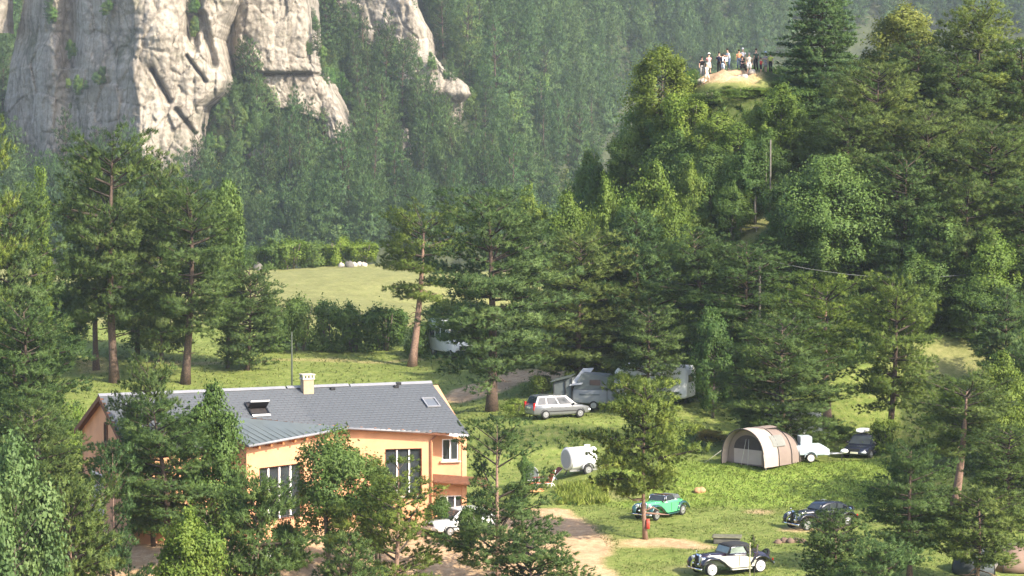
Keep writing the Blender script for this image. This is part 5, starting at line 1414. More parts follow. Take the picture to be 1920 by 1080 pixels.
    m = MB(); m.box((2.42, 0, .40), (.02, .42, .11)); m.obj('number_plate', M_TRIM, e)
    # windscreen
    gm = glass_m or M_WINDOW
    if top == 'saloon':
        g = [(.60, .62, 1.10), (.60, -.62, 1.10)]
        secs = [(.62, .60, 1.10, 1.12), (.34, .60, 1.08, 1.42), (.05, .60, 1.08, 1.54), (-.5, .60, 1.08, 1.58), (-1.05, .57, 1.06, 1.50), (-1.55, .50, 1.0, 1.28), (-1.95, .40, .85, .98)]
        m = MB(); m.loft([rr_ring(x, hw, z0, z1, min(.14, (z1 - z0) * .45), 4) for x, hw, z0, z1 in secs], True); m.obj('roof', hood_m, e)
        q = [Vector((.615, .50, 1.13)), Vector((.615, -.50, 1.13)), Vector((.345, -.46, 1.385)), Vector((.345, .46, 1.385))]
        m = MB(); m.prism(q, (.03, 0, .03)); m.obj('windscreen', gm, e)
        for sg in (1, -1):
            for (x0, x1, z1a, z1b) in ((.40, -.02, 1.30, 1.44), (-.08, -.62, 1.45, 1.47), (-.68, -1.12, 1.46, 1.38)):
                m = MB(); m.prism([(x0, sg * .598, 1.14), (x1, sg * .598, 1.14), (x1, sg * .592, z1b), (x0 - .03, sg * .592, z1a)], (0, sg * .02, 0)); m.obj('side_window', gm, e)
        m = MB(); m.prism([(-1.60, .3, 1.22), (-1.60, -.3, 1.22), (-1.76, -.28, 1.10), (-1.76, .28, 1.10)], (-.05, 0, .03)); m.obj('rear_window', gm, e)
    else:
        mfr = MB()
        for sg in (1, -1): mfr.tube([(.60, sg * .60, 1.08), (.42, sg * .58, 1.46)], .022, 6)
        mfr.tube([(.42, -.58, 1.46), (.42, .58, 1.46)], .022, 6); mfr.tube([(.60, -.6, 1.1), (.60, .6, 1.1)], .02, 6)
        ws = mfr.obj('windscreen_frame', M_CHROME if top == 'open' else M_TRIM, e)
        m = MB(); m.prism([(.60, .57, 1.11), (.60, -.57, 1.11), (.43, -.55, 1.44), (.43, .55, 1.44)], (.012, 0, .006)); m.obj('pane', gm, ws)
        for sg in (1, -1):   # wound up door windows
            mm = MB(); fr = [(.50, sg * .66, 1.12), (.36, sg * .62, 1.44), (-.35, sg * .62, 1.45), (-.52, sg * .70, 1.12)]
            mm.tube(fr + [fr[0]], .018, 5); dw = mm.obj('door_window', M_CHROME, e)
            mm = MB(); mm.prism(fr, (0, .008, 0)); mm.obj('pane', gm, dw)
        m = MB(); m.box((.02, 0, 1.02), (1.3, 1.16, .24)); m.obj('cockpit', M_DARKIN, e)
        for sg in (1, -1):
            m = MB(); m.box((-.35, sg * .3, 1.22), (.16, .5, .44)); m.obj('seat', M_LEATHER, e)
        if top == 'open':      # hood folded behind the seats
            m = MB(); m.loft([rr_ring(-.62, .62, 1.05, 1.24, .08), rr_ring(-.85, .66, 1.08, 1.38, .12), rr_ring(-1.15, .62, 1.08, 1.40, .13), rr_ring(-1.42, .52, 1.02, 1.24, .09)], True); m.obj('folded_hood', top_m, e)
            m = MB(); m.tube([(-.55, -.66, 1.18), (-.95, -.70, 1.02), (-1.3, -.62, 1.12)], .03, 5); m.obj('hood_iron', M_CHROME, e)
            m = MB(); m.tube([(-.55, .66, 1.18), (-.95, .70, 1.02), (-1.3, .62, 1.12)], .03, 5); m.obj('hood_iron', M_CHROME, e)
        else:
            secs = [(.44, .58, 1.44, 1.50), (.1, .60, 1.42, 1.56), (-.45, .62, 1.40, 1.58), (-.62, .62, 1.10, 1.57), (-1.05, .60, 1.08, 1.50), (-1.35, .52, 1.06, 1.28), (-1.5, .44, 1.0, 1.1)]
            m = MB(); m.loft([rr_ring(x, hw, z0, z1, min(.1, (z1 - z0) * .45), 4) for x, hw, z0, z1 in secs], True); m.obj('soft_top', top_m, e)
            m = MB(); m.prism([(-1.27, .2, 1.36), (-1.27, -.2, 1.36), (-1.36, -.18, 1.26), (-1.36, .18, 1.26)], (-.03, 0, .03)); m.obj('rear_window', gm, e)
    if spare:
        m = MB(); mm_ = Matrix.Translation((-2.12, 0, .80)) @ Matrix.Rotation(-.6, 4, 'Y')
        m.tube([Vector((0.0, .30 * math.cos(a), .30 * math.sin(a))) for a in np.linspace(0, 2 * PI, 17)], .075, 8, False, mm_); sp = m.obj('spare_wheel', M_TYRE, e)
        m = MB(); m.disc((0, 0, 0), (1, 0, 0), .24, .12, 16, mm_); m.obj('spare_cover', M_CHROME, sp)
    return e
M_MINT = paint('mint_green_paint', (.085, .42, .17)); M_DKGREEN = paint('blue_green_wing_paint', (.02, .07, .075))
M_BLACKP = paint('black_paint', (.008, .008, .014)); M_CREAM = paint('silver_cream_paint', (.55, .54, .46)); M_PURP = paint('plum_black_paint', (.02, .012, .026))
M_GREYCANVAS = mat('grey_canvas', (.10, .11, .11), .9, .3, 6)
def at(px, D): return (X(px, D), D, gz(X(px, D), D))
vintage('vintage_convertible', at(1242, 144.5), math.radians(233), 'mint green vintage convertible with hood folded down on the car lawn', M_MINT, M_MINT, M_DKGREEN, 'open', scale=.93, top_m=M_GREYCANVAS)
vintage('vintage_saloon', at(1544, 141.0), math.radians(212), 'black vintage saloon half hidden behind the little pine', M_BLACKP, M_BLACKP, M_BLACKP, 'saloon', spare=True, scale=1.0)
vintage('vintage_coupe', at(1374, 127.3), math.radians(207), 'two tone silver and black vintage drophead with whitewall wheels by the sapling', M_PURP, M_CREAM, M_BLACKP, 'closed', whitewall=True, spare=True, scale=1.0, glass_m=mat('pale_car_glass', (.16, .20, .16), .08, .2, 2, spec=.7))

# ------------------------------------------------------------------ camper trailer with awning, caravans, motorhome, truck
M_GREYCLOTH = mat('grey_tent_cloth', (.10, .115, .115), .9, .2, 2); M_DKCLOTH = mat('dark_tent_cloth', (.07, .085, .075), .9, .25, 2); M_PALEGREY = mat('pale_grey_panel', (.36, .37, .38), .5, .08, 1.5)
D_ = 175.2; e = empty('camper_trailer', at(1118, D_), math.radians(-12), 'grey camper trailer with pitched awning behind the silver estate car', 'caravan', 'caravans and motorhomes')
m = MB(); m.loft([rr_ring(x, hw, .45, h, .12) for x, hw, h in ((-1.6, .95, 1.3), (-1.5, 1.0, 1.5), (1.3, 1.0, 1.5), (1.7, .9, 1.15))], True); m.obj('body', mat('dull_grey_panel', (.20, .21, .215), .6, .12, 1.5), e)
m = MB(); m.prism([(-1.5, -1.0, 1.5), (1.3, -1.0, 1.5), (1.0, -1.0, 2.5), (-.9, -1.0, 2.65)], (0, 2.0, 0)); m.obj('raised_roof', M_GREYCLOTH, e)
m = MB(); m.prism([(-1.75, -1.2, 1.75), (-.85, -1.2, 1.85), (-.35, 1.0, 2.85), (-1.15, 1.0, 2.8)], (0, 0, .05)); m.obj('roof_flap', M_PALEGREY, e)
m = MB(); m.prism([(-3.0, -1.0, .05), (-1.6, -1.0, .05), (-1.6, -1.0, 2.3), (-3.0, -1.0, 1.95)], (0, 2.0, 0)); aw = m.obj('awning', M_GREYCLOTH, e)
m = MB(); m.prism([(-3.2, -1.25, 1.98), (-1.7, -1.25, 2.36), (-1.7, 1.25, 2.41), (-3.2, 1.25, 2.03)], (0, 0, .05)); m.obj('awning_roof', M_DKCLOTH, aw)
m = MB(); m.box((-2.95, -1.06, 1.0), (.07, .07, 2.0)); m.box((-2.1, -1.06, 1.05), (.07, .07, 2.1)); m.box((-1.62, -1.06, 1.15), (.07, .07, 2.3)); m.obj('awning_pole', M_TRIM, aw)
m = MB(); m.box((-.3, -1.012, 1.12), (1.5, .03, .10)); m.box((1.0, -1.012, .95), (.05, .03, .9)); m.obj('side_trim', M_GREYCLOTH, e)
m = MB(); m.box((.1, -1.01, 2.0), (.8, .03, .4)); m.obj('window', M_WINDOW, e)
for sg in (1, -1): wheel(e, 0, sg * .92, .33, .33, .2)
def caravan(name, loc, rz, label, L, W, H, z0=.45, drive=False, wins=((-.9, .8, .6), (.6, .8, .6)), cat='caravan'):
    e = empty(name, loc, rz, label, cat, 'caravans and motorhomes')
    m = MB(); m.loft([rr_ring(x, hw, za, zb, .16, 4) for x, hw, za, zb in ((-L / 2, W / 2 - .08, z0 + .1, H - .25), (-L / 2 + .2, W / 2, z0, H), (L / 2 - .5, W / 2, z0, H), (L / 2 - .1, W / 2 - .05, z0, H - .45), (L / 2, W / 2 - .1, z0 + .1, H - .9))], True); m.obj('body', M_WHITE, e)
    for sg in (1, -1):
        for (x, w, h) in wins:
            m = MB(); m.box((x, sg * (W / 2 + .005), z0 + (H - z0) * .58), (w, .04, h)); m.obj('window', M_WINDOW, e)
        m = MB(); m.box((0, sg * (W / 2 + .006), z0 + .45), (L * .8, .02, .10)); m.obj('stripe', mat('grey_stripe', (.3, .32, .36), .5), e)
        wheel(e, -L * .22 if drive else 0, sg * (W / 2 - .14), .33, .33, .2)
        if drive: wheel(e, L * .36, sg * (W / 2 - .14), .33, .33, .2)
    m = MB(); m.box((-L / 2 - .012, 0, z0 + (H - z0) * .62), (.03, W * .6, .55)); m.obj('rear_window', M_WINDOW, e)
    if drive: m = MB(); m.box((L / 2 - .02, 0, z0 + 1.0), (.06, W * .75, .5)); m.obj('windscreen', M_WINDOW, e)
    else: m = MB(); m.tube([(L / 2, .4, .5), (L / 2 + 1.1, 0, .48)], .04, 5); m.tube([(L / 2, -.4, .5), (L / 2 + 1.1, 0, .48)], .04, 5); m.obj('drawbar', M_RIM, e)
    m = MB(); m.box((-L * .1, 0, H + .05), (.6, .5, .12)); m.obj('roof_hatch', M_PALEGREY, e)
    return e
caravan('motorhome', at(1228, 174.6), math.radians(158), 'white motorhome glimpsed between the pines above the camper trailer', 5.6, 2.15, 2.75, drive=True, cat='motorhome')
caravan('caravan', at(1490, 165.5), math.radians(10), 'white caravan behind the pine trunk at the back of the tunnel tent', 3.6, 2.0, 2.5)
# lorry with glazed white body, seen through branches
D_ = 217.5; e = empty('box_van', at(845, D_), math.radians(-62), 'tall white van on the lawn mostly hidden by the big dark pine', 'van', 'caravans and motorhomes')
m = MB(); m.loft([rr_ring(x, hw, .5, h, .08) for x, hw, h in ((-2.4, 1.08, 3.3), (1.2, 1.08, 3.3), (1.5, 1.08, 3.0), (2.0, 1.05, 1.75), (2.9, .95, 1.4))], True); m.obj('body', M_WHITE, e)
for sg in (1, -1):
    for xx in (-1.6, -.5, .6):
        m = MB(); m.box((xx, sg * 1.09, 2.1), (.85, .03, .9)); m.obj('side_window', M_WINDOW, e)
    wheel(e, -1.5, sg * .95, .38, .38, .22); wheel(e, 2.0, sg * .95, .38, .38, .22)
m = MB(); m.prism([(1.53, .9, 2.9), (1.53, -.9, 2.9), (2.02, -.9, 1.8), (2.02, .9, 1.8)], (.04, 0, .02)); m.obj('windscreen', M_WINDOW, e)
m = MB(); m.box((2.93, 0, .95), (.04, 1.2, .35)); m.obj('grille', M_TRIM, e)
m = MB(); m.box((2.93, 0, .62), (.12, 1.9, .22)); m.obj('bumper', M_TRIM, e)
for sg in (1, -1): m = MB(); m.ell((2.86, sg * .72, 1.0), (.08, .14, .12), 8, 5); m.obj('headlight', M_LENS, e)
# folded trailer, pale blue grey, beside the tent
D_ = 157.3; e = empty('open_trailer', at(1527, D_), math.radians(4), 'pale blue grey trailer with drawbar between tunnel tent and dark hatchback', 'trailer')
M_PBLUE = mat('pale_blue_grey', (.42, .48, .51), .5, .08, 2)
m = MB(); m.loft([rr_ring(x, .78, .45, h, .08) for x, h in ((-1.3, 1.0), (-1.2, 1.1), (.55, 1.1), (.95, .85))], True); m.obj('body', M_PBLUE, e)
m = MB(); m.box((-.55, 0, 1.38), (.75, 1.2, .55)); m.obj('storage_box', M_PBLUE, e)
for sg in (1, -1):
    wheel(e, -.3, sg * .82, .30, .30, .18, mat('cream_wheel', (.6, .56, .48), .5), .75)
    m = MB(); m.tube([(-.3 + .40 * math.cos(a), sg * .84, .32 + .40 * math.sin(a)) for a in np.linspace(0, PI, 9)], .10, 6, flat=.3); m.obj('mudguard', M_PBLUE, e)
m = MB(); m.tube([(.9, .45, .5), (2.1, 0, .48)], .045, 5); m.tube([(.9, -.45, .5), (2.1, 0, .48)], .045, 5); m.obj('drawbar', M_RIM, e)
m = MB(); m.tube([(1.95, .05, 0), (1.95, .05, .55)], .03, 6); m.obj('jockey_wheel', M_TRIM, e)
m = MB(); m.ell((2.1, 0, .62), (.28, .20, .16), 8, 6); m.obj('hitch_cover', M_WHITE, e)
# white tank on a single axle
D_ = 155.5; e = empty('tank_trailer', at(1088, D_), math.radians(30), 'white cylindrical tank trailer standing above the iris bed', 'tank trailer')
m = MB(); zt = 1.02
def tr(x, r, zc): return [Vector((x, r * math.cos(2 * PI * k / 24), zc + r * math.sin(2 * PI * k / 24))) for k in range(24)]
m.loft([tr(-1.05, .64, zt), tr(-1.02, .73, zt), tr(-.9, .75, zt), (tr(.55, .75, zt)), tr(.8, .68, zt - .06), tr(1.25, .36, zt - .30), tr(1.45, .22, zt - .42)], True); m.obj('tank', M_WHITE, e)
m = MB(); m.tube(tr(-.95, .765, zt) + [tr(-.95, .765, zt)[0]], .02, 5); m.tube(tr(.5, .765, zt) + [tr(.5, .765, zt)[0]], .02, 5); m.obj('band', M_PALEGREY, e)
m = MB(); m.disc((-1.06, 0, zt), (1, 0, 0), .60, .03, 24); m.obj('end_plate', M_PALEGREY, e)
m = MB(); m.disc((.55, 0, zt + .78), (0, 0, 1), .2, .14, 14); m.ell((.95, -.1, zt + .55), (.24, .18, .16), 10, 6); m.ell((.95, -.25, zt + .02), (.2, .14, .12), 10, 6); m.obj('manhole', M_WHITE, e)
m = MB(); m.tube([(.9, -.2, zt - .1), (1.35, -.22, zt - .05), (1.5, -.1, zt - .3)], .035, 6); m.obj('pipe', M_RIM, e)
for sg in (1, -1):
    wheel(e, .1, sg * .80, .34, .34, .2)
    m = MB(); m.tube([(.1 + .46 * math.cos(a), sg * .84, .36 + .46 * math.sin(a)) for a in np.linspace(.1, PI - .1, 9)], .14, 6, flat=.22); m.obj('mudguard', M_PALEGREY, e)
m = MB(); m.box((.3, .35, .28), (2.6, .08, .12)); m.box((.3, -.35, .28), (2.6, .08, .12)); m.tube([(1.6, .35, .3), (2.6, 0, .3)], .05, 5); m.tube([(1.6, -.35, .3), (2.6, 0, .3)], .05, 5); m.obj('chassis', M_RIM, e)
m = MB(); m.tube([(-.95, 0, .3), (-1.15, 0, 0)], .04, 5); m.obj('prop', M_TRIM, e)
# ------------------------------------------------------------------ tunnel tent
M_TENT = mat('beige_tent_cloth', (.40, .325, .275), .85, .07, 1.2); M_TENT2 = mat('taupe_tent_cloth', (.22, .17, .145), .85, .1, 1.2)
M_MESH = mat('dark_tent_mesh', (.045, .035, .035), .8, .2, 4); M_TWIN = mat('grey_tent_window', (.20, .20, .18), .4, .1, 3); M_POLE = mat('dark_tent_pole', (.05, .045, .045), .6, .2, 4)
M_ROPE = mat('guy_rope', (.5, .47, .40), .8, .1, 4)
def tent_ring(x, w, h, n=20, lean=0):
    return [Vector((x + lean * math.sin(PI * k / n), -w * math.cos(PI * k / n) * (1 - .12 * (math.sin(PI * k / n) > .99)), h * math.sin(PI * k / n) ** .72)) for k in range(n + 1)]
def tunnel_tent(loc, rz):
    e = empty('tunnel_tent', loc, rz, 'large beige tunnel tent with dark arched door on the grass terrace', 'tent', 'tents')
    secs = [(2.3, 1.75, 2.35), (1.5, 1.78, 2.42), (.7, 1.72, 2.36), (-.7, 1.66, 2.2), (-1.7, 1.5, 1.85), (-2.5, 1.2, 1.2), (-2.75, 1.05, .55)]
    rings = [tent_ring(*s) for s in secs]
    m = MB(); m.loft(rings[:3], False, closed=False, smooth=True); m.obj('canopy', M_TENT, e)
    m = MB(); m.loft(rings[2:], False, closed=False, smooth=True); m.prism(rings[-1], (-.03, 0, 0)); m.obj('sleeping_compartment', M_TENT2, e)
    for s in secs[:1] + secs[2:3] + secs[3:5]:
        m = MB(); m.tube([p + Vector((0, 0, .012)) for p in tent_ring(s[0], s[1] + .03, s[2] + .02)], .035, 6); m.obj('tent_pole', M_POLE, e)
    # front wall, set back under the canopy, with arched door
    fr = tent_ring(1.75, 1.70, 2.30)
    m = MB(); m.prism(fr, (-.04, 0, 0)); fw = m.obj('front_wall', M_TENT2, e)
    def dr(q): return Vector((1.765, q[0], q[1]))
    arc = [(-1.15 * math.cos(PI * k / 16), 1.02 + .92 * math.sin(PI * k / 16)) for k in range(17)]
    m = MB(); m.prism([dr(q) for q in arc], (.02, 0, 0)); m.obj('door_mesh', M_MESH, fw)
    m = MB(); m.prism([dr((-1.15, .08)), dr((1.15, .08)), dr((1.15, 1.02)), dr((-1.15, 1.02))], (.018, 0, 0)); m.obj('door_panel', mat('pale_taupe_cloth', (.40, .33, .29), .85, .08, 1.5), fw)
    for yy in (-.25, .3):
        m = MB(); m.tube([(1.82, yy * .4, 1.7), (2.15, yy, .02)], .02, 4); m.obj('door_pole', M_ROPE, fw)
    # side windows
    for sg in (-1, 1):
        ang = [math.radians(a) for a in (24, 32, 40, 48)]
        V_, F_ = [], []
        for x in (1.15, -.15):
            for a in ang:
                w, h = 1.75, 2.39
                V_.append(Vector((x, sg * (w * math.cos(a) + .03), h * math.sin(a) ** .72 + .01)))
        for k in range(3): f = (k, k + 1, k + 5, k + 4); F_.append(f if sg > 0 else f[::-1])
        m = MB(); m.add(V_, F_); m.obj('window', M_TWIN, e)
    m = MB(); m.loft([[p + Vector((0, 0, .02)) for p in tent_ring(x, 1.74, 2.39, 20)[8:13]] for x in (1.0, .2, -.6)], False, closed=False); m.obj('roof_flap', M_TENT2, e)
    for (p, q) in (((2.3, -1.7, .9), (3.1, -2.6, 0)), ((2.3, 1.7, .9), (3.1, 2.6, 0)), ((.7, -1.72, 1.0), (.8, -2.9, 0)), ((-1.7, -1.45, .9), (-2.2, -2.5, 0))):
        m = MB(); m.tube([p, q], .012, 4); m.obj('guy_line', M_ROPE, e)
    return e
tunnel_tent(at(1437, 156.3), math.radians(225))
# brown dome tent and grey tent at the corner
def dome(name, loc, rz, label, m1, m2, r=1.5, h=1.35):
    e = empty(name, loc, rz, label, 'tent', 'tents')
    secs = [[Vector((r * math.cos(2 * PI * k / 20) * math.cos(a), r * .9 * math.sin(2 * PI * k / 20) * math.cos(a), h * math.sin(a) ** .85)) for k in range(20)] for a in np.linspace(0, PI / 2 - .06, 8)]
    m = MB(); m.loft(secs, True); m.obj('flysheet', m1, e)
    for b in (.6, 2.5):
        m = MB(); m.tube([(1.02 * r * math.cos(b) * math.cos(a), .92 * r * math.sin(b) * math.cos(a), 1.02 * h * abs(math.sin(a)) ** .85) for a in np.linspace(0, PI, 15)], .03, 5); m.obj('tent_pole', M_POLE, e)
    m = MB(); m.prism([(r * .55, -r * .62, .05), (r * 1.25, -r * .5, .05), (r * .72, -r * .2, .9)], (0, r * .7, 0)); m.obj('porch', m2, e)
    return e
dome('dome_tent', at(1912, 129.5), math.radians(200), 'brown dome tent cut by the picture edge at the bottom corner', mat('brown_tent_cloth', (.20, .135, .105), .8, .1, 2), mat('pink_grey_cloth', (.45, .40, .40), .8, .1, 2))
dome('dome_tent', at(1832, 128.0), math.radians(120), 'dark grey tent in the shade behind the low pine branches', mat('slate_grey_cloth', (.07, .08, .09), .8, .1, 2), M_GREYCLOTH, 1.2, 1.5)
# ------------------------------------------------------------------ sun loungers, table, toy by the tank
def lounger(loc, rz, label, m1, back=1.0):
    e = empty('sun_lounger', loc, rz, label, 'sun lounger', 'loungers by the tank')
    m = MB(); m.box((-.25, 0, .33), (1.3, .62, .05)); m.obj('seat', m1, e)
    c, s = math.cos(back), math.sin(back)
    m = MB(); m.prism([(.42, -.31, .35), (.42 + .85 * c, -.31, .35 + .85 * s), (.42 + .85 * c - .04 * s, -.31, .35 + .85 * s + .04 * c), (.42 - .04, -.31, .38)], (0, .62, 0)); m.obj('backrest', m1, e)
    m = MB()
    for sg in (1, -1): m.tube([(-.92, sg * .33, .33), (.42, sg * .33, .33), (.42 + .9 * c, sg * .33, .33 + .9 * s)], .022, 5)
    m.obj('frame', M_WHITE, e)
    for x in (-.7, .35, .75):
        m = MB(); m.tube([(x, -.34, 0), (x + (.1 if x < .7 else -.25), -.34, .34)], .022, 5); m.tube([(x, .34, 0), (x + (.1 if x < .7 else -.25), .34, .34)], .022, 5); m.obj('leg', M_WHITE, e)
    return e
lounger(at(1020, 153.2), math.radians(18), 'red orange sun lounger with raised back beside the white tank', mat('red_orange_cloth', (.50, .13, .07), .8, .1, 3), 1.25)
lounger(at(1024, 155.6), math.radians(25), 'darker red lounger behind the red orange one', mat('dark_red_cloth', (.22, .06, .05), .8, .1, 3), .7)
e = empty('lounger_cushion', (X(1003, 152.6), 152.6, gz(X(1003, 152.6), 152.6)), .4, 'pale orange cushion fallen at the foot of the red orange lounger', 'cushion')
m = MB(); m.loft([rr_ring(x, .33, .02 + abs(x) * .1, .14 + abs(x) * .12, .05) for x in (-.5, -.2, .2, .5)], True); m.obj('pad', mat('orange_cloth', (.62, .30, .14), .8, .1, 3), e)
e = empty('toy_box', (X(994, 153.6), 153.6, gz(X(994, 153.6), 153.6)), .2, 'yellow green bucket by the foot of the loungers', 'bucket')
m = MB(); m.tube([(0, 0, 0), (0, 0, .42)], [.20, .27], 14); m.obj('bucket_body', mat('yellow_plastic', (.55, .48, .05), .5, .1, 3), e)
m = MB(); m.tube([(-.27, 0, .42), (-.18, 0, .6), (.18, 0, .6), (.27, 0, .42)], .015, 5); m.obj('handle', M_WHITE, e)
m = MB(); m.ell((0, 0, .44), (.24, .24, .08), 10, 5); m.obj('lid', mat('lime_plastic', (.35, .50, .05), .5, .1, 3), e)
e = empty('garden_table', (X(995, 156.2), 156.2, gz(X(995, 156.2), 156.2)), 0, 'grey green round table tipped upright behind the loungers', 'table')
m = MB(); m.disc((0, 0, .62), (.15, -1, .25), .5, .04, 22); m.obj('tabletop', M_GREYCLOTH, e)
m = MB(); m.tube([Vector((.51 * math.cos(a), -.02, .62 + .51 * math.sin(a))) for a in np.linspace(0, 2 * PI, 21)], .022, 5); m.obj('rim', M_PALEGREY, e)
for sx in (-.3, .3): m = MB(); m.tube([(sx, .05, .3), (sx * 1.3, .4, 0)], .02, 5); m.obj('leg', M_RIM, e)
# red box on the small pine's trunk, sapling with stake, stone slab, stones
q = at(1217, 136.5)
e = empty('red_box', (X(1216.5, 136.3), 136.22, q[2] + .65), 0, 'red extinguisher box fixed low on the slim pine trunk', 'box')
m = MB(); m.loft([rr_ring(z, .15, -.09, .09, .05) for z in (0, .56)], True, M=Matrix.Rotation(-PI / 2, 4, 'Y')); m.obj('case', mat('red_enamel', (.50, .07, .045), .45, .1, 3), e)
m = MB(); m.box((0, -.10, .28), (.20, .02, .38)); m.obj('door', mat('pale_red_enamel', (.58, .14, .10), .45, .1, 3), e)
q = at(1409, 123.6)
st_ = empty('stake', q, 0, 'thin pale stake standing beside the sapling before the two tone car', 'stake')
m = MB(); m.tube([(0, 0, 0), (.02, 0, 2.55)], [.045, .04], 7); m.obj('post', mat('pale_stake_wood', (.48, .44, .26), .8, .15, 5), st_)
sap = broad('sapling', 301, 3.1, .8, .55, 9, 230, .13, 'cone', trunk_r=.03)
e = empty('sapling', (q[0] + .16, q[1] - .12, q[2]), 0, 'young sapling tied to a pale stake before the two tone car', 'sapling')
link(bpy.data.objects.new('trunk', sap['trunk']), e); c = link(bpy.data.objects.new('crown', sap['crown']), e); c.color = (*TY, 1)
q = at(1367, 135.0)
e = empty('stone_slab', q, math.radians(-8), 'low dark stone slab block lying on the lawn above the two tone car', 'stone')
m = MB(); m.loft([rr_ring(x, .5, 0, .36, .08) for x in (-.78, -.7, .62, .7)], True); m.obj('block', mat('dark_stone', (.10, .095, .085), .9, .3, 3, .03), e)
m = MB(); m.loft([rr_ring(x, .58, .36, .44, .03) for x in (-.86, -.78, .72, .8)], True); m.obj('cover', mat('mossy_stone', (.14, .135, .09), .9, .3, 3, .02), e)
def boulder(px, D, r, label, m=M_STONE, sq=.7, name='boulder', group=None):
    z = gz(X(px, D), D); mb = MB(); mb.ell((0, 0, r * .3), (r, r * .8, r * sq), 9, 6)
    rr = random.Random(px)
    mb.v = [tuple(Vector(v) * (1 + rr.uniform(-.16, .16))) for v in mb.v]
    o = mb.obj(name, m, None, (X(px, D), D, z)); tag(o, label, 'stone', group); return o
M_WSTONE = mat('white_limestone', (.13, .12, .105), .9, .2, 2, .03)
boulder(483, 303, .6, 'pointed white boulder at the end of the hedge beyond the meadow', M_WSTONE, 1.3, group='stones at the meadow edge')
boulder(655, 302, .6, 'large white stone in the meadow edge wall', M_WSTONE, 1.0, group='stones at the meadow edge')
for px in (640, 664, 674, 682): boulder(px, 302 + (px % 3), .45, 'grey stone in the ruined wall at the meadow edge', M_STONE, .9, group='stones at the meadow edge')
for i, px in enumerate((1462, 1474, 1486, 1497, 1508)): boulder(px, 135.2 + .2 * (i % 2), .24, 'brown stone edging the ash patch below the black saloon', mat('brown_stone', (.16, .11, .08), .9, .3, 4), .8, group='stones round the ash patch')
for i, px in enumerate((1311, 1318)): boulder(px, 150.6, .28, 'orange stone in the bank below the tunnel tent', mat('orange_stone', (.45, .25, .13), .9, .2, 4), .8, group='orange stones in the bank')
for i, (px, D) in enumerate(((1388, 207.5), (1395, 207.3), (1408, 207.6), (1312, 208.4), (1318, 207.8))): boulder(px, D, .35, 'grey rock at the feet of the viewpoint visitors', M_STONE, .7, group='rocks on the viewpoint')
# ------------------------------------------------------------------ poles and wire
M_POLEW = mat('grey_pole_wood', (.12, .11, .09), .85, .2, 4)
def pole(px, D, top, label, r=.12, arm=True, m=M_POLEW, z=None):
    b = at(px, D); z0 = b[2]; h = P(px, top, D).z - z0
    e = empty('utility_pole', b, 0, label, 'utility pole', 'utility poles')
    mb = MB(); mb.tube([(0, 0, 0), (0, 0, h)], [r * 1.2, r], 8); mb.obj('pole', m, e)
    if arm:
        mb = MB(); mb.box((0, 0, h - .25), (.9, .09, .09)); ar = mb.obj('crossarm', m, e)
        for sx in (-.38, 0, .38): mb = MB(); mb.tube([(sx, 0, h - .2), (sx, 0, h - .02)], .04, 6); mb.obj('insulator', M_WHITE, ar)
    return e
pole(1444, 191.0, 262, 'tallest grey utility pole beside the huge poplar', .065, False)
pole(1436, 192.5, 285, 'thinner utility pole just behind the tallest one', .05, False)
pole(1416, 192.0, 368, 'short post by the bench on the small field', .10, False)
pole(546, 176, 622, 'thin dark green mast standing behind the chimney', .06, False, mat('dark_green_metal', (.05, .06, .04), .6, .2, 4))
b = at(1404, 191.3); e = empty('bench', b, 0, 'pale bench beside the short post on the small field', 'bench')
m = MB(); m.box((0, 0, .5), (1.6, .5, .08)); m.obj('seat', M_DEADWOOD, e)
for sx in (-.6, .6): m = MB(); m.box((sx, 0, .23), (.1, .4, .46)); m.obj('leg', M_DEADWOOD, e)
wa, wb_ = P(1425, 484, 177), P(1866, 508, 178)
m = MB(); m.tube([wa.lerp(wb_, t) - Vector((0, 0, .9 * 4 * t * (1 - t))) for t in np.linspace(0, 1, 24)], .013, 5)
o = m.obj('power_line', mat('grey_cable', (.20, .21, .20), .6, .1, 4)); tag(o, 'sagging grey power line crossing before the huge poplar', 'power line')
for px, D, l in ((1425, 177, 'thin pole hidden in the dark pine, holding the power line'), (1866, 178, 'pole among the shady trees holding the power line')):
    pole(px, D, 484 if px < 1500 else 508, l, .09, False)
# white garden chairs and table near the yard
for k, (px, D, rz, lb) in enumerate(((484, 127.5, .3, 'white plastic chair on the sandy yard, nearer the dark pine'), (498, 128.3, 2.2, 'white plastic chair on the sandy yard, under the forked tree'))):
    e = empty('plastic_chair', at(px, D), rz, lb, 'chair', 'white garden chairs')
    m = MB(); m.box((0, 0, .44), (.5, .48, .05)); m.obj('seat', M_WHITE, e)
    m = MB(); m.box((-.24, 0, .70), (.05, .48, .48)); m.obj('backrest', M_WHITE, e)
    for sx in (-1, 1):
        for sy in (-1, 1): m = MB(); m.tube([(sx * .25, sy * .24, 0), (sx * .21, sy * .2, .44)], .025, 5); m.obj('leg', M_WHITE, e)
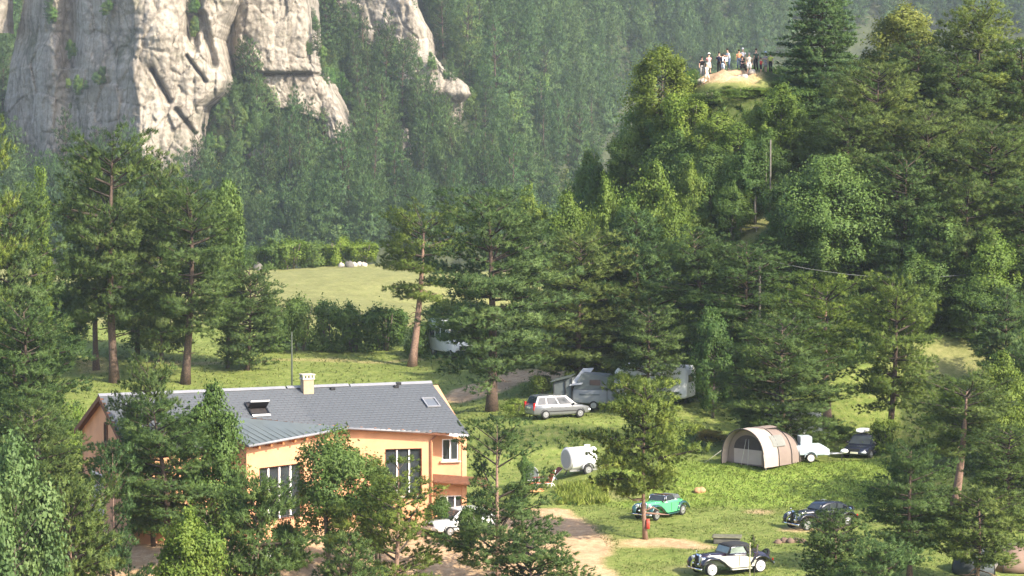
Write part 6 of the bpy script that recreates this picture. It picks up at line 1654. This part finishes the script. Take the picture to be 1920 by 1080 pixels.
# ------------------------------------------------------------------ the visitors at the viewpoint
M_SKIN = mat('skin', (.50, .30, .21), .6, .1, 4); M_SKIN2 = mat('tanned_skin', (.42, .22, .14), .6, .1, 4)
CLOTH = {}
def cloth(nm, c):
    if nm not in CLOTH: CLOTH[nm] = mat(nm, c, .85, .12, 5)
    return CLOTH[nm]
def person(px, D, rz, h, label, top, bottom, hair, pose='stand', bottom_len=1.0, hat=None, seed=0, skin=M_SKIN, dz=0.0, back=False):
    b = at(px, D); e = empty('person', (b[0], b[1], b[2] + dz), rz, label, 'person', 'visitors on the viewpoint')
    k = h / 1.75; rr = random.Random(seed)
    stride = .22 if pose == 'walk' else .05
    hip = .92; J = {}
    lean = .12 if pose == 'bend' else .0
    if pose == 'sit':
        hip = .42
        legs = {1: [(.0, .10, hip), (.42, .14, .46), (.48, .14, .06), (.60, .15, .03)], -1: [(.0, -.10, hip), (.44, -.13, .43), (.52, -.14, .06), (.64, -.15, .03)]}
    else:
        legs = {sg: [(0, .10 * sg, hip), (stride * sg * .6 + .03, .11 * sg, .50), (stride * sg - .02, .12 * sg, .08), (stride * sg + .14, .13 * sg, .03)] for sg in (1, -1)}
    sp = [(0, 0, hip + .03), (lean * .3, 0, hip + .22), (lean, 0, hip + .46), (lean * 1.3, 0, hip + .58), (lean * 1.5, 0, hip + .66), (lean * 1.6 + .015, 0, hip + .80)]
    ch = sp[2]
    a1 = rr.uniform(-.15, .35); a2 = rr.uniform(-.1, .3)
    arms = {}
    for sg in (1, -1):
        sh = (ch[0], .19 * sg, ch[2] + .02)
        if pose in ('arms', 'sit', 'bend'): el = (ch[0] + .13, .24 * sg, ch[2] - .24); hd = (ch[0] + .36, .15 * sg, ch[2] - .16)
        else: el = (ch[0] - .03, .25 * sg, ch[2] - .27); hd = (ch[0] + .06 + a1 * .3, .27 * sg, ch[2] - .52)
        fg = tuple(hd[i] + (hd[i] - el[i]) * .30 for i in range(3))
        arms[sg] = [sh, el, hd, fg]
    V, E, Rd = [], [], []
    def add(p, r, par):
        V.append(tuple(c * k for c in p)); Rd.append(r * k)
        if par is not None: E.append((par, len(V) - 1))
        return len(V) - 1
    pr = None; rs_ = [.125, .115, .125, .055, .075, .085]; idx_ = []
    for p, r in zip(sp, rs_): pr = add(p, r, pr); idx_.append(pr)
    for sg in (1, -1):
        pr = idx_[0]
        for p, r in zip(legs[sg], (.085, .062, .042, .038)): pr = add(p, r, pr)
        pr = idx_[2]
        for p, r in zip(arms[sg], (.055, .042, .032, .028)): pr = add(p, r, pr)
    me = bpy.data.meshes.new('body'); me.from_pydata(V, E, []); tmp = bpy.data.objects.new('body_tmp', me); COL.objects.link(tmp)
    md = tmp.modifiers.new('skin', 'SKIN')
    for i, sv_ in enumerate(me.skin_vertices[0].data): sv_.radius = (Rd[i], Rd[i]); sv_.use_root = (i == 0)
    tmp.modifiers.new('sub', 'SUBSURF').levels = 1
    dg = bpy.context.evaluated_depsgraph_get(); dg.update()
    bm_ = bpy.data.meshes.new_from_object(tmp.evaluated_get(dg)); bpy.data.objects.remove(tmp)
    bm_.materials.clear(); bm_.materials.append(skin); bm_.name = 'body'
    for p_ in bm_.polygons: p_.use_smooth = True
    link(bpy.data.objects.new('body', bm_), e)
    S = Matrix.Scale(k, 4)
    m = MB(); m.tube([sp[0], sp[1], sp[2], (ch[0], 0, ch[2] + .09)], [.165, .15, .185, .09], 10, flat=.72, M=S)
    for sg in (1, -1): m.tube([arms[sg][0], tuple((arms[sg][0][i] * .45 + arms[sg][1][i] * .55) for i in range(3))], [.078, .068], 7, M=S)
    m.obj('shirt', top, e)
    m = MB(); m.tube([(0, 0, hip + .12), (0, 0, hip - .08)], [.16, .165], 10, flat=.75, M=S)
    for sg in (1, -1):
        L = legs[sg]
        if bottom_len >= .9: m.tube([L[0], L[1], L[2]], [.10, .078, .062], 8, M=S)
        else: m.tube([L[0], L[1]], [.105, .09], 8, M=S)
    if bottom_len == .6: m.tube([(0, 0, hip), (0, 0, hip - .42)], [.17, .24], 10, M=S)
    m.obj('skirt' if bottom_len == .6 else 'trousers' if bottom_len >= .9 else 'shorts', bottom, e)
    hd_ = sp[5]
    m = MB(); m.ell((hd_[0] - .02, 0, hd_[2] + .035), (.105, .098, .10), 9, 6, M=S); m.obj('hair', hair, e)
    m = MB(); m.ell((hd_[0] + .095, 0, hd_[2] - .03), (.02, .014, .022), 6, 4, M=S); m.obj('nose', skin, e)
    for sg in (1, -1):
        m = MB(); L = legs[sg][2]; m.ell((L[0] + .06, L[1], .045), (.135, .05, .045), 8, 5, M=S); m.obj('shoe', CLOTH.setdefault('shoe', mat('shoe_leather', (.12, .09, .07), .7, .2, 5)), e)
    if hat:
        m = MB(); m.disc((hd_[0], 0, hd_[2] + .07), (0, 0, 1), .17, .02, 12, M=S); m.ell((hd_[0], 0, hd_[2] + .09), (.11, .105, .09), 9, 6, M=S); m.obj('hat', hat, e)
    return e
W_, NV, DK, RDc, CR, BLU = cloth('white_cotton', (.75, .72, .68)), cloth('navy_cotton', (.02, .022, .05)), cloth('black_cotton', (.02, .018, .022)), cloth('red_cotton', (.55, .05, .05)), cloth('cream_linen', (.68, .60, .47)), cloth('pale_blue_cotton', (.42, .50, .62))
DN, GN, PKc, YL, ORc, GY = cloth('denim', (.07, .10, .16)), cloth('bottle_green_cotton', (.05, .08, .06)), cloth('pink_cotton', (.62, .30, .30)), cloth('yellow_cotton', (.55, .58, .12)), cloth('orange_cotton', (.55, .25, .12)), cloth('grey_cotton', (.25, .24, .23))
HB, HD, HG = cloth('brown_hair', (.07, .04, .025)), cloth('dark_hair', (.02, .015, .012)), cloth('grey_hair', (.35, .33, .30))
person(1315, 210.6, -1.2, 1.74, 'person in black T-shirt and pale trousers standing at the edge of the group', DK, GY, HD, 'stand', 1.0, seed=1)
person(1328, 210.2, 2.0, 1.68, 'person in pink top and white sun hat beside the black T-shirt', PKc, CR, HB, 'arms', .6, hat=W_, seed=2)
person(1324, 206.6, -.5, 1.72, 'person in white top and cream shorts walking down the bare earth', W_, CR, HG, 'walk', .5, seed=3)
person(1347, 210.3, 1.2, 1.86, 'tall person in navy sweater and black trousers facing away', NV, DK, HD, 'arms', 1.0, seed=4)
person(1354, 209.8, .8, 1.66, 'person in navy top and pale denim shorts close to the tall one', NV, BLU, HB, 'stand', .5, seed=5)
person(1366, 209.9, 3.4, 1.76, 'person in pale blue shirt and denim trousers bending forward', BLU, DN, HD, 'bend', 1.0, seed=6)
person(1384, 210.2, 1.5, 1.62, 'person in orange top standing behind the seated one', ORc, DN, HD, 'stand', 1.0, seed=7, skin=M_SKIN2)
person(1391, 211.4, -2.0, 1.80, 'person in plain white top behind the seated person', W_, DK, W_, 'stand', 1.0, seed=8)
person(1390, 209.5, -.8, 1.75, 'person in black sitting on a rock in the middle', DK, DK, HB, 'sit', 1.0, seed=9)
person(1403, 208.9, -1.4, 1.80, 'person in cream shirt and white shorts standing in front', CR, W_, HG, 'stand', .5, seed=10)
person(1416, 211.0, 2.2, 1.84, 'tall person in bottle green shirt and black trousers', GN, DK, HB, 'stand', 1.0, seed=11)
person(1425, 208.8, .4, 1.32, 'child in bright red shirt and black shorts', RDc, DK, HB, 'arms', .5, seed=12)
person(1434, 210.2, -2.4, 1.72, 'person in grey top with pale sun hat', GY, GY, HG, 'arms', .5, hat=BLU, seed=13)
person(1443, 210.0, 1.0, 1.66, 'person in yellow vest at the end by the spruce', YL, DK, HD, 'stand', 1.0, seed=14)
q = at(1358.5, 209.6); e = empty('map_sheet', (q[0], q[1] + .1, q[2] + 1.05), 0.3, 'white map sheet held up between navy top and pale blue shirt', 'map')
m = MB(); m.prism([(-.26, 0, 0), (0, .03, 0), (.26, 0, 0), (.26, 0, .40), (0, .03, .40), (-.26, 0, .40)], (0, .006, 0)); m.obj('sheet', W_, e)
# ------------------------------------------------------------------ haze
M_HAZE = bpy.data.materials.new('haze_air'); M_HAZE.use_nodes = True
hn_ = M_HAZE.node_tree; hn_.nodes.remove(hn_.nodes['Principled BSDF'])
pv = hn_.nodes.new('ShaderNodeVolumePrincipled'); pv.inputs['Color'].default_value = (.80, .88, 1.0, 1); pv.inputs['Density'].default_value = HAZE_DENSITY; pv.inputs['Anisotropy'].default_value = 0.2
hn_.links.new(pv.outputs[0], hn_.nodes['Material Output'].inputs['Volume'])
ztop = max(float(HV[:, 2].max()) + 14, 75)
m = MB(); m.box((0, 1150, (ztop - 62) / 2), (3400, 3600, ztop + 62)); hz = m.obj('haze', M_HAZE); tag(hz, kind='stuff')
print('verts', sum(len(me.vertices) for me in bpy.data.meshes), 'objs', len(bpy.data.objects))
print('tris', sum(len(me.loops) - 2 * len(me.polygons) for me in bpy.data.meshes))
